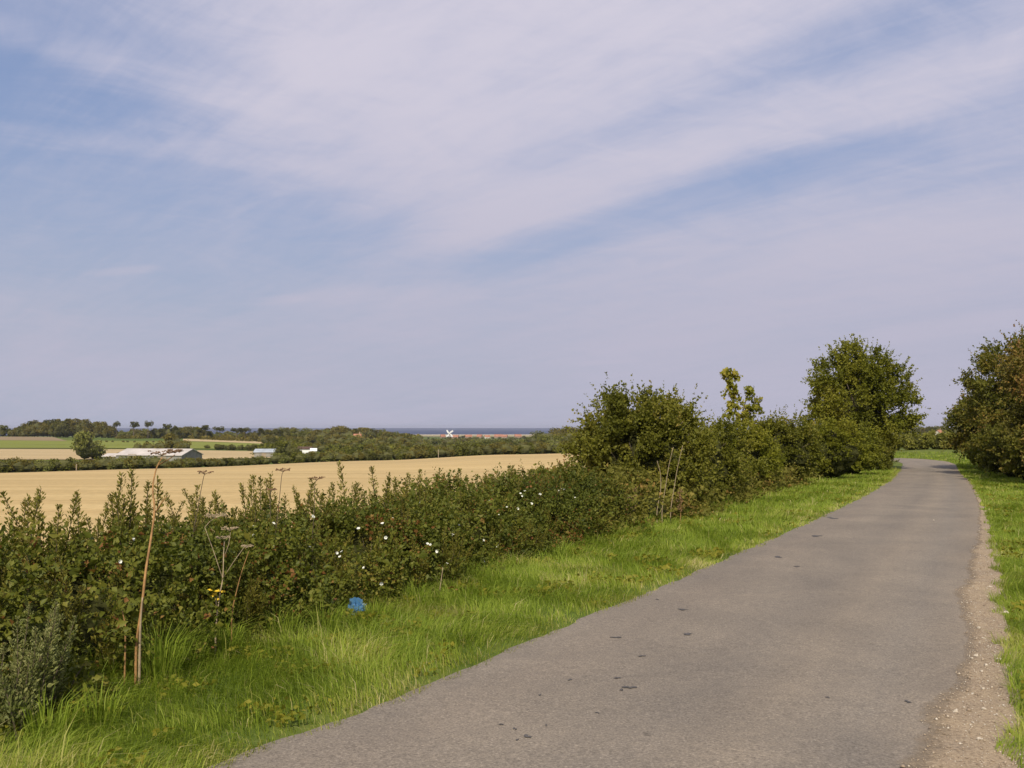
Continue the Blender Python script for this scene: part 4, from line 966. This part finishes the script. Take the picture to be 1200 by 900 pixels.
# belt of trees along the middle distance
belt = ([140, 200, 222, 250, 300, 340, 372, 396, 402, 410, 428, 440, 460, 480], [502.5, 500.5, 498.5, 502, 503, 500.5, 502.5, 500, 498, 502, 500, 503, 504, 507])
GB = 'trees of the long belt on the skyline'
for i in range(122):
    px = 142 + 338 * ((i * .618034) % 1); Y = r.uniform(780, 1050) if px > 300 else r.uniform(805, 900)
    top = float(np.interp(px, *belt)) + r.uniform(0, 4.5) + (2.5 if 235 < px < 310 else 0)
    far_tree('woodland_tree', ['round', 'tall', 'round'][i % 3], 'abcbbda'[i % 7], px, Y, top, 'tree of the long green belt on the skyline left of the windmill', GB, wide=r.uniform(1.2, 1.7))
GC = 'trees of the nearer belt between the sheds and the skyline'
for i in range(56):
    k = (i * .7548) % 1; px = 312 + 182 * ((i * .618034) % 1); Y = 430 + 330 * k
    top = 519 - 11 * k + r.uniform(-2.0, 3.0) + max(0, (px - 440)) * .03
    far_tree('shelterbelt_tree', ['round', 'bush', 'round'][i % 3], 'abbdbc'[i % 6], px, Y, top, 'tree or tall shrub of the nearer green belt beyond the stubble field', GC, wide=r.uniform(1.1, 1.6))
GD = 'low trees in front of the village and the sea'
vil = ([470, 490, 520, 560, 600, 622, 640, 652, 668, 720, 800, 900], [509, 512, 514.5, 514.5, 513, 509, 503.5, 501.5, 501, 500, 499, 498])
for i in range(96):
    row = i % 3; px = 466 + 230 * ((i * .618034 + .1) % 1); Y = [385, 560, 900][row] + r.uniform(-30, 60)
    b_ = float(np.interp(px, *vil)); low = [524.5, 519.0, 514.6][row]; t_ = min(1, max(0, (514.5 - b_) / 13)); top = low * (1 - t_) + (b_ + [14, 7, .5][row]) * t_ + r.uniform(-1.5, 1.8)
    if px < 620 and row: top = max(top, 513.0)
    far_tree('scrub_tree', ['round', 'bush', 'bush', 'round'][i % 4], 'abbcbad'[i % 7], px, Y, top, 'low tree in front of the village and the sea', GD, wide=r.uniform(1.2, 1.8))
for px, top, Y, mt in [(543, 510.2, 1930, 'c'), (502, 512, 1850, 'a'), (556, 512.5, 1900, 'b'), (577, 512.2, 1900, 'b'), (600, 511.8, 1900, 'a'), (614, 510.5, 1850, 'b'), (511, 513, 1800, 'b'), (567, 513.5, 1850, 'a')]:
    far_tree('village_tree', 'round', mt, px, Y, top, 'small tree among the red roofs of the village', 'trees among the village roofs', wide=1.7)
for i in range(26):
    px = 490 + 135 * ((i * .618034) % 1); far_tree('village_tree', ['round', 'bush'][i % 2], 'abcbad'[i % 6], px, r.uniform(1780, 1900), r.uniform(511.6, 513.4), 'small tree among the red roofs of the village', 'trees among the village roofs', wide=r.uniform(1.4, 2.4))
# scrub that reads as one mass between and below those trees
def scrub(name, spots, mt, label, seed):
    r = R(seed); CC, SS, TT = [], [], []
    for px, Y, top in spots:
        p = foot(px, Y); h = max(1.2, EYE - (top - HOR) * Y / F - p[2]); n_ = 130; w_ = h * r.uniform(.9, 1.5)
        v = unit(r.normal(size=(n_, 3))); v[:, 2] = np.abs(v[:, 2]); q = r.uniform(.6, 1.05, (n_, 1))
        CC.append(p + v * q * np.array([w_, w_, h])); SS.append(np.full(n_, h * .26)); TT.append(np.clip(r.uniform(.1, .8) + r.normal(0, .18, n_), 0, 1))
    C = np.concatenate(CC); me = leaves(name, C, r.normal(size=C.shape), np.concatenate(SS) * r.uniform(.6, 1.3, len(C)), np.concatenate(TT), G['far_' + mt], .8, .1, seed)
    tag(link(name, me), label, 'scrub', kind='stuff')
scrub('distant_scrub', [(140 + 345 * r.uniform(), r.uniform(760, 900), r.uniform(508, 512)) for _ in range(150)], 'b', 'unbroken scrub under the skyline belt of trees left of the windmill', 71)
scrub('distant_scrub', [(305 + 200 * r.uniform(), r.uniform(400, 640), r.uniform(519, 524)) for _ in range(120)], 'a', 'unbroken scrub between the sheds and the trees beyond the stubble field', 72)
scrub('distant_scrub', [(470 + 240 * r.uniform(), r.uniform(360, 700), r.uniform(521, 526)) for _ in range(130)], 'b', 'unbroken scrub below the village, beyond the stubble field', 73)
scrub('distant_scrub', [(470 + 240 * r.uniform(), r.uniform(700, 1700), r.uniform(513.6, 516.5)) for _ in range(170)], 'a', 'unbroken hazy scrub reaching up to the village roofs', 74)
scrub('distant_scrub', [(1030 + 110 * r.uniform(), r.uniform(850, 900), r.uniform(504, 507)) for _ in range(60)], 'c', 'dark scrub edge of the far wood beyond the bend', 75)
# individual trees that stand out in the middle distance
far_tree('willow_tree', 'round', 'd', 100, 330, 506, 'pale grey-green rounded tree standing alone left of the long barn', wide=1.05)
far_tree('willow_tree', 'bush', 'd', 112, 340, 516, 'small pale bushy tree leaning on the right of the pale rounded tree', wide=.9)
far_tree('orchard_tree', 'round', 'b', 203, 420, 508, 'round olive tree behind the middle of the long barn', wide=1.2)
for px, top in [(163, 519), (176, 518), (188, 517), (215, 516)]:
    far_tree('orchard_tree', 'bush', 'b', px, 410, top, 'low olive shrub behind the long barn', 'shrubs behind the long barn')
far_tree('oak_tree', 'round', 'a', 334, 330, 512, 'broad yellow-green tree left of the long white building', wide=1.15)
far_tree('oak_tree', 'bush', 'c', 346, 300, 521.5, 'dark shrub below the broad yellow-green tree', wide=.8)
far_tree('oak_tree', 'bush', 'c', 452, 290, 519.5, 'dark rounded tree standing in the field edge, left of the thin post', wide=.95)
far_tree('oak_tree', 'bush', 'b', 433, 330, 520, 'olive shrub left of the dark rounded field-edge tree', wide=.9)
for i in range(16):
    px = r.uniform(238, 302); far_tree('field_shrub', 'bush', 'c', px, 480 + 30 * r.uniform(), 519.5 + r.uniform(0, 3), 'dark shrub in the line between pasture and pale field', 'dark shrubs below the umbrella pines')
for i in range(8):
    far_tree('field_shrub', 'bush', 'cb'[i % 2], 116 + i * 9 + r.uniform(-3, 3), 640, 515.5 + r.uniform(0, 2), 'small dark shrub on the line above the pasture', 'small shrubs above the pasture')
# hedge along the far edge of the stubble field: one shrub beside the next
GE = 'shrubs of the hedge along the far edge of the stubble field'
fe = ([-30, 0, 40, 90, 150, 200, 240, 300, 330, 380, 420, 470, 490, 520, 560, 600, 640, 670, 700, 760, 840], [537, 535, 537, 536.5, 534.5, 534.5, 535, 534, 531, 528, 526, 527, 523, 521, 520, 519, 518, 515, 514, 512, 510])
for i in range(98):
    px = -30 + i * 8.0 + r.uniform(-3, 3); Y = float(np.interp(px, [-420, -20, 420, 700, 930], [170, 205, 255, 300, 300])) + 6 + r.uniform(0, 5)
    top = float(np.interp(px, *fe)) + r.uniform(-.8, 3)
    far_tree('hedge_shrub', 'bush', 'abcbda'[r.randint(6)], px, Y, top, 'rounded shrub of the hedge along the far edge of the stubble field', GE, cat='shrub', wide=1.25)
# far wood on the right beyond the bend
for i in range(22):
    px = 1030 + i * 5.0 + r.uniform(-2, 2); Y = r.uniform(860, 930)
    far_tree('woodland_tree', 'round', 'cab'[i % 3], px, Y, 499 + r.uniform(0, 2.5) + (1.5 if px < 1060 else 0), 'tree of the far dark wood seen down the lane between the trees', 'trees of the far wood beyond the bend', wide=1.3)
for i in range(12):
    px = 1035 + i * 6.5; far_tree('hedge_shrub', 'bush', 'ab'[i % 2], px, 330 + r.uniform(0, 30), 512.5 + r.uniform(0, 2.5), 'shrub of the hedge line below the far wood beyond the bend', 'shrubs below the far wood beyond the bend', cat='shrub', wide=1.3)

# ------------------------------------------------------------------ buildings
def gable(mb, L, W, eave, ridge, over=.3, mi=(0, 1)):
    """long axis x; walls below, two roof slabs above"""
    l, w = L / 2, W / 2
    mb.add([(-l, -w, -1), (l, -w, -1), (l, w, -1), (-l, w, -1), (-l, -w, eave), (l, -w, eave), (l, w, eave), (-l, w, eave), (-l, 0, ridge), (l, 0, ridge)],
           [(0, 1, 5, 4), (2, 3, 7, 6), (1, 2, 6, 9, 5), (3, 0, 4, 8, 7)], mi[0])
def roof_mesh(L, W, eave, ridge, mat, over=.35, th=.18):
    l, w = L / 2 + over, W / 2 + over; dz = (ridge - eave) * over / (W / 2); mb = MB()
    for sgn in (-1, 1):
        V = [(-l, sgn * w, eave - dz + .02), (l, sgn * w, eave - dz + .02), (l, 0, ridge + .02), (-l, 0, ridge + .02)]
        V += [(x, y, z + th) for x, y, z in V]
        mb.add(V, [(0, 1, 2, 3), (4, 5, 6, 7), (0, 1, 5, 4), (1, 2, 6, 5), (2, 3, 7, 6), (3, 0, 4, 7)])
    return mb.mesh('roof', mat)
def building(name, px, Y, L, W, eave, ridge, rz, wall_m, roof_m, label, cat='house', openings=(), chimney=False, lift=0):
    g = foot(px, Y); root = empty(name, (g[0], g[1], g[2] + lift), label, cat, rz=rz); mb = MB(); gable(mb, L, W, eave, ridge); link('wall', mb.mesh('wall', wall_m), root)
    rf = link('roof', roof_mesh(L, W, eave, ridge, roof_m), root)
    if chimney: mb = MB(); mb.box((L * .32, 0, ridge + .5), (.8, .8, 1.8)); mb.box((L * .32, 0, ridge + 1.45), (.95, .95, .14)); link('chimney', mb.mesh('chimney', G['brick']), rf)
    for nm, x, z, w, h in openings:
        mb = MB(); mb.box((x, -W / 2 - .03, z), (w, .1, h)); link(nm, mb.mesh(nm, G['glass'] if nm == 'window' else G['wood']), root)
    return root
G['glass'] = plain('dark_window_glass', (.05, .06, .07), .2, .1)
G['darkroof'] = plain('dark_brown_roof', (.10, .06, .045), .85, .3, .5)
G['shedroof'] = plain('fibre_cement_roof', (.50, .46, .42), .8, .18, .35)
G['shedwall'] = plain('grey_shed_boards', (.25, .245, .215), .9, .3, .6)
G['blueroof'] = plain('pale_blue_sheet_roof', (.36, .40, .44), .6, .2, .5)
building('barn', 188, 325, 24, 13, 2.0, 3.9, rad(-12), G['shedwall'], G['shedroof'], 'long low grey barn with a pale roof and dark gable beyond the stubble field', 'barn', [('door', -6, 1.2, 3, 2.4), ('door', 5, 1.2, 3, 2.4)])
building('lean_to_shed', 139, 326, 7, 6, 1.5, 2.3, rad(-12), G['shedwall'], G['shedroof'], 'small low shed with a pale roof at the left end of the long barn', 'shed', [('door', 0, .9, 1.2, 1.8)])
building('shed', 312, 355, 7.0, 6, 1.9, 2.9, rad(2), G['shedwall'], G['blueroof'], 'shed with a pale blue-grey roof half hidden in shrubs', 'shed', [('door', 0, 1, 1.6, 2)], lift=.2)
building('long_building', 358, 385, 5.2, 4, 2.9, 3.6, rad(4), G['white'], G['darkroof'], 'low white-walled building with a dark roof in the trees', 'building', [('window', -1.6, 1.0, .8, .9), ('window', 1.2, 1.0, .8, .9)])
building('shed', 368, 376, 2.0, 3.2, 2.2, 3.0, rad(10), G['white'], G['white'], 'small white shed against the right end of the long white building', 'shed', [('door', 0, .9, .8, 1.8)])
building('cottage', 419, 700, 5.0, 6, 4.2, 6.4, rad(12), G['brick'], G['redroof'], 'red-roofed cottage alone among the trees left of the windmill', 'house', [('window', -1.4, 3, .9, 1.2), ('window', 1.4, 3, .9, 1.2)], chimney=True, lift=3.0)
# village beside the windmill
for i, (px, Y, L, rz, wall, lab, lift) in enumerate([
    (532, 1960, 27, -12, 'brick', 'large red-roofed house directly below the windmill', 1.5), (519, 1990, 13, 25, 'brick', 'small red-roofed house at the left foot of the windmill', 2.2),
    (549, 1985, 20, 6, 'brick', 'red-roofed house, first to the right of the big house below the windmill', 1.2), (562, 2010, 15, -20, 'brick', 'tall red-roofed house in the middle of the village', 4.0),
    (571, 1950, 15, 15, 'pale', 'pale-walled house beside the tall red-roofed house', .8), (584, 2040, 24, 4, 'brick', 'long red-roofed terrace right of the pale-walled house', 1.5),
    (592, 2060, 14, -15, 'brick', 'red-roofed house second from the right end of the village', 3.0), (607, 2080, 20, 8, 'brick', 'red-roofed house at the right end of the village', 3.0), (488, 1500, 8, 10, 'brick', 'pinkish cottage low in the trees left of the windmill', 0)]):
    H = 5.0 + (i % 3) * .6
    L *= .72; lift *= .22
    building('village_house', px, Y, L, 7, H * .55, H * .55 + 3.5 + .5 * (i % 2), rad(rz), G[wall], G['redroof'], lab, 'house', [('window', -L * .3, 1.6, 1.2, 1.2), ('window', 0, 1.6, 1.2, 1.2), ('window', L * .3, 1.6, 1.2, 1.2)], chimney=True, lift=lift)
building('cottage', 1100, 800, 3.6, 5, 3.8, 5.8, rad(20), G['pale'], G['redroof'], 'pale cottage at the edge of the far field, seen between tree and hawthorn', 'house', [('window', -1.5, 2.5, 1, 1.2)], chimney=True)

# the windmill: tarred tower, white cap, gallery, four white sails, fantail
g = foot(526.5, 1935); hub_z = EYE - (508.3 - HOR) * 1935 / F - g[2]
root = empty('windmill', g, 'windmill with a white cap and four white sails in front of the sea', 'windmill', rz=rad(18)); mb = MB()
k = 14; ths = [6.2832 * j / k for j in range(k)]; zs = [(-2, 4.6), (hub_z * .35, 4.0), (hub_z * .7, 3.3), (hub_z - 1.2, 2.7)]
V = [(q * math.cos(a), q * math.sin(a), z) for z, q in zs for a in ths]; mb.add(V, [(i * k + j, i * k + (j + 1) % k, (i + 1) * k + (j + 1) % k, (i + 1) * k + j) for i in range(3) for j in range(k)]); link('tower', mb.mesh('tower', G['tower']), root)
mb = MB(); mb.blob((0, .2, hub_z + .2), 3.1, 3.4, 2.4, 2, .02, 14, 8); link('cap', mb.mesh('cap', G['white'], True), root)
mb = MB(); mb.box((0, 0, hub_z * .42), (11.4, 11.4, .3))
for a in ths: mb.box((5.5 * math.cos(a), 5.5 * math.sin(a), hub_z * .42 + .6), (.14, .14, 1.2))
link('gallery', mb.mesh('gallery', G['white']), root)
for i in range(4):
    a = rad(32 + 90 * i); mb = MB(); d = np.array([math.cos(a), 0, math.sin(a)]); pz = np.array([-math.sin(a), 0, math.cos(a)]); c0 = np.array([0, -3.5, hub_z + .3])
    mb.tube([c0, c0 + d * 9.0], [.45, .3], 6)
    for q in (-.15, 1.3, 2.7): mb.tube([c0 + d * 2.2 + pz * q, c0 + d * 8.8 + pz * q], .2, 4)
    for t in np.linspace(2.2, 8.8, 18):      # the shutters of the sail
        a0 = c0 + d * t - pz * .1; a1 = c0 + d * t + pz * 2.6; mb.tube([a0, a1], .21, 4)
    link('sail', mb.mesh('sail', G['white']), root)
mb = MB(); c0 = np.array([0, 4.4, hub_z + 2.4])
for i in range(8):
    a = 6.2832 * i / 8; e = np.array([0, math.cos(a), math.sin(a)]) * 1.7; mb.tube([c0, c0 + e], [.1, .3], 4)
mb.tube([(0, 2.2, hub_z + .6), c0], .18, 4); link('fantail', mb.mesh('fantail', G['white']), root)

# thin posts in the far field edge
for px, Y, top, lab in [(514, 262, 527, 'thin pale post at the far edge of the stubble field, below the windmill'), (91, 214, 544, 'short pale post at the far edge of the stubble field, below the pale rounded tree')]:
    g = foot(px, Y); h = EYE - (top - HOR) * Y / F - g[2]; mb = MB(); mb.box((0, 0, h / 2 - .1), (.16, .16, h + .2)); mb.add([(-.1, -.1, h), (.1, -.1, h), (.1, .1, h), (-.1, .1, h), (0, 0, h + .12)], [(0, 1, 4), (1, 2, 4), (2, 3, 4), (3, 0, 4)])
    o = link('field_post', mb.mesh('field_post', G['wood'])); o.location = g; tag(o, lab, 'post')

# ------------------------------------------------------------------ air, sky, sun, camera
HAZE = 0.00006
hx = MB(); hx.box((0, 5600, -10), (17000, 12300, 64))
hm = bpy.data.materials.new('air'); hm.use_nodes = True; t = hm.node_tree; t.nodes.clear()
ho = t.nodes.new('ShaderNodeOutputMaterial'); hv = t.nodes.new('ShaderNodeVolumePrincipled')
hv.inputs['Color'].default_value = (.80, .84, .95, 1); hv.inputs['Density'].default_value = HAZE; hv.inputs['Anisotropy'].default_value = .3
t.links.new(hv.outputs[0], ho.inputs['Volume'])
if HAZE: tag(link('haze', hx.mesh('haze', hm)), 'thin pale summer haze over the fields and the sea', 'haze', kind='stuff')

SUN_EL, SUN_AZ = 43.0, 188.0          # compass-like: 0 = +Y (ahead), clockwise; the sun stands behind and a little left
w = bpy.data.worlds.new('World'); sc.world = w; w.use_nodes = True; nt = w.node_tree; nt.nodes.clear()
wo = nt.nodes.new('ShaderNodeOutputWorld'); bg = nt.nodes.new('ShaderNodeBackground'); bg.inputs['Strength'].default_value = .10
sky = nt.nodes.new('ShaderNodeTexSky'); sky.sky_type = 'NISHITA'; sky.sun_disc = False
sky.sun_elevation = rad(SUN_EL); sky.sun_rotation = rad(SUN_AZ); sky.altitude = 20; sky.air_density = 1.0; sky.dust_density = 1.6; sky.ozone_density = 1.5
tc = nt.nodes.new('ShaderNodeTexCoord')
def Mx(op, a, b=None, c=None, clamp=False):
    n = nt.nodes.new('ShaderNodeMath'); n.operation = op; n.use_clamp = clamp
    for i, v in enumerate((a, b, c)):
        if v is None: continue
        if isinstance(v, (int, float)): n.inputs[i].default_value = v
        else: nt.links.new(v, n.inputs[i])
    return n.outputs[0]
def smooth(x, a, b):
    n = nt.nodes.new('ShaderNodeMapRange'); n.interpolation_type = 'SMOOTHSTEP'; n.inputs[1].default_value = a; n.inputs[2].default_value = b
    nt.links.new(x, n.inputs[0]); return n.outputs[0]
sx = nt.nodes.new('ShaderNodeSeparateXYZ'); nt.links.new(tc.outputs['Generated'], sx.inputs[0])
dz = Mx('MAXIMUM', sx.outputs[2], 0.0); den = Mx('ADD', dz, .16)
U = Mx('DIVIDE', sx.outputs[0], den); Vv = Mx('DIVIDE', sx.outputs[1], den)      # a high flat cloud deck
cb = nt.nodes.new('ShaderNodeCombineXYZ'); nt.links.new(U, cb.inputs[0]); nt.links.new(Vv, cb.inputs[1])
def sky_uv(px, py):
    d = ray(px, py); d = d / np.linalg.norm(d); q = max(d[2], 0) + .16; return np.array([d[0] / q, d[1] / q])
def wnoise(scale, det, rough, rot=0, st=(1, 1), dist=0, off=(0, 0)):
    mp = nt.nodes.new('ShaderNodeMapping'); mp.vector_type = 'TEXTURE'; mp.inputs['Rotation'].default_value = (0, 0, rot); mp.inputs['Scale'].default_value = (1 / st[0], 1 / st[1], 1); mp.inputs['Location'].default_value = (*off, 0)
    nt.links.new(cb.outputs[0], mp.inputs['Vector']); n = nt.nodes.new('ShaderNodeTexNoise'); n.inputs['Scale'].default_value = scale; n.inputs['Detail'].default_value = det; n.inputs['Roughness'].default_value = rough; n.inputs['Distortion'].default_value = dist
    nt.links.new(mp.outputs[0], n.inputs['Vector']); return n.outputs['Fac']
warp = Mx('SUBTRACT', wnoise(1.1, 5, .6, off=(3, 1)), .5); warp2 = Mx('SUBTRACT', wnoise(.9, 5, .6, off=(9, 4)), .5)
def bank(px0, py0, px1, py1, width, soft, warp_amt=.5, ends=.4):
    """a streak of cloud lying between two places in the sky"""
    a, b = sky_uv(px0, py0), sky_uv(px1, py1); L = np.linalg.norm(b - a); e = (b - a) / L; n_ = np.array([-e[1], e[0]])
    du = Mx('ADD', Mx('SUBTRACT', U, float(a[0])), Mx('MULTIPLY', warp, warp_amt)); dv = Mx('ADD', Mx('SUBTRACT', Vv, float(a[1])), Mx('MULTIPLY', warp2, warp_amt))
    t_ = Mx('ADD', Mx('MULTIPLY', du, float(e[0])), Mx('MULTIPLY', dv, float(e[1]))); d_ = Mx('ABSOLUTE', Mx('ADD', Mx('MULTIPLY', du, float(n_[0])), Mx('MULTIPLY', dv, float(n_[1]))))
    k1 = Mx('SUBTRACT', 1.0, smooth(d_, width, width + soft)); k2 = Mx('MULTIPLY', smooth(t_, -ends, ends * .3), Mx('SUBTRACT', 1.0, smooth(t_, L - ends * .3, L + ends)))
    return Mx('MULTIPLY', k1, k2)
fib = wnoise(1.5, 9, .62, rad(-52), (.38, 1.35), .7); fib2 = wnoise(3.6, 9, .66, rad(-40), (.30, 1.5), 1.0, (2, 7)); soft = wnoise(.55, 4, .5, .3, (1, 1), .2, (5, 5))
cov = Mx('MULTIPLY_ADD', .34, smooth(soft, .30, .70), .40)
cov = Mx('ADD', cov, Mx('MULTIPLY', .34, bank(520, 0, 600, 160, .10, 1.0, .6, .7)))
cov = Mx('ADD', cov, Mx('MULTIPLY', .20, bank(300, 40, 420, 210, .05, .45, .7, .4)))
cov = Mx('ADD', cov, Mx('MULTIPLY', .50, bank(470, 298, 1150, 70, .02, .20, .26, .5)))
cov = Mx('ADD', cov, Mx('MULTIPLY', .16, bank(700, 330, 1200, 290, .2, .8, .4, .8)))
cov = Mx('SUBTRACT', cov, Mx('MULTIPLY', .50, bank(-250, 230, 150, 240, .42, .95, .55, .9)))
cov = Mx('SUBTRACT', cov, Mx('MULTIPLY', .40, bank(-60, 70, 80, 0, .10, .50, .35, .5)))
cov = Mx('ADD', cov, Mx('MULTIPLY', .17, bank(-20, 150, 330, 200, .01, .09, .30, .4)))
cov = Mx('ADD', cov, Mx('MULTIPLY', .26, bank(0, 30, 260, 110, .01, .10, .30, .3)))
cov = Mx('SUBTRACT', cov, Mx('MULTIPLY', .46, bank(600, 302, 930, 195, .02, .20, .2, .4)))
cov = Mx('SUBTRACT', cov, Mx('MULTIPLY', .22, bank(850, 230, 1130, 190, .03, .30, .25, .4)))
cov = Mx('SUBTRACT', cov, Mx('MULTIPLY', .40, bank(690, 200, 1010, 70, .03, .20, .3, .4)))
cov = Mx('SUBTRACT', cov, Mx('MULTIPLY', .30, bank(390, 290, 480, 320, .04, .35, .3, .3)))
for q, a_ in (((128, 319, 172, 315, .01, .05), .30), ((308, 354, 345, 350, .02, .06), .30), ((345, 352, 560, 345, .02, .18), .16), ((690, 408, 800, 398, .05, .16), .16), ((695, 426, 735, 423, .01, .05), .26), ((1040, 395, 1210, 372, .06, .16), .36)):
    cov = Mx('ADD', cov, Mx('MULTIPLY', a_, bank(*q, .12, .12)))
fib3 = wnoise(7.5, 8, .68, rad(-48), (.22, 1.5), 1.2, (4, 2))
cov = Mx('ADD', cov, Mx('MULTIPLY', .26, Mx('SUBTRACT', fib3, .5)))
fib4 = wnoise(4.2, 10, .66, rad(20), (.8, 1.2), 1.6, (1, 8))
cov = Mx('ADD', cov, Mx('MULTIPLY', .55, Mx('SUBTRACT', fib4, .5)))
cov = Mx('ADD', cov, Mx('MULTIPLY', .85, Mx('SUBTRACT', fib, .5))); cov = Mx('ADD', cov, Mx('MULTIPLY', .60, Mx('SUBTRACT', fib2, .5)))
cov = smooth(cov, -.18, 1.12)
veil = Mx('SUBTRACT', 1.0, smooth(sx.outputs[2], .0, .34))                          # the deck thickens to the horizon
east = smooth(Mx('DIVIDE', sx.outputs[0], Mx('ADD', Mx('ABSOLUTE', sx.outputs[1]), .3)), -.45, .45)
def mixc(f, a, b):
    n = nt.nodes.new('ShaderNodeMixRGB')
    for i, v in enumerate((f, a, b)):
        if isinstance(v, (int, float)): n.inputs[i].default_value = v
        elif isinstance(v, tuple): n.inputs[i].default_value = (*[q * 10 for q in v], 1)      # radiance over the 0.1 strength
        else: nt.links.new(v, n.inputs[i])
    return n.outputs[0]
base = mixc(.62, sky.outputs[0], (.285, .37, .625))
lowc = mixc(east, (.405, .445, .56), (.465, .455, .565))
base = mixc(Mx('MULTIPLY', veil, .92), base, lowc)
cl = mixc(Mx('MULTIPLY', smooth(sx.outputs[2], .05, .42), 1.0), (.50, .485, .60), (.665, .63, .73))
col = mixc(Mx('MULTIPLY', cov, .95), base, cl)
nt.links.new(col, bg.inputs['Color']); nt.links.new(bg.outputs[0], wo.inputs['Surface'])

sl = bpy.data.lights.new('sun', 'SUN'); sl.energy = 4.7; sl.angle = rad(.6); sl.color = (1.0, .90, .74)
so = bpy.data.objects.new('sun', sl); COL.objects.link(so)
az, el = rad(SUN_AZ), rad(SUN_EL); sd = Vector((math.sin(az) * math.cos(el), math.cos(az) * math.cos(el), math.sin(el)))
so.rotation_euler = (-sd).to_track_quat('-Z', 'Y').to_euler(); so.location = (0, 0, 60)

cam = bpy.data.cameras.new('camera'); cam.sensor_width = 36; cam.lens = 36 * F / 1200; cam.clip_start = .05; cam.clip_end = 60000
co = bpy.data.objects.new('camera', cam); COL.objects.link(co); co.location = (0, 0, EYE); co.rotation_euler = (math.pi / 2 + PITCH, 0, 0); sc.camera = co
vs = sc.view_settings; vs.view_transform = 'Standard'; vs.look = 'None'; vs.exposure = 0.0; vs.gamma = 1.0; vs.use_curve_mapping = False
sc.cycles.max_bounces = 6; sc.cycles.transparent_max_bounces = 6; sc.cycles.volume_bounces = 0; sc.cycles.caustics_reflective = False; sc.cycles.caustics_refractive = False
sc.cycles.use_denoising = True
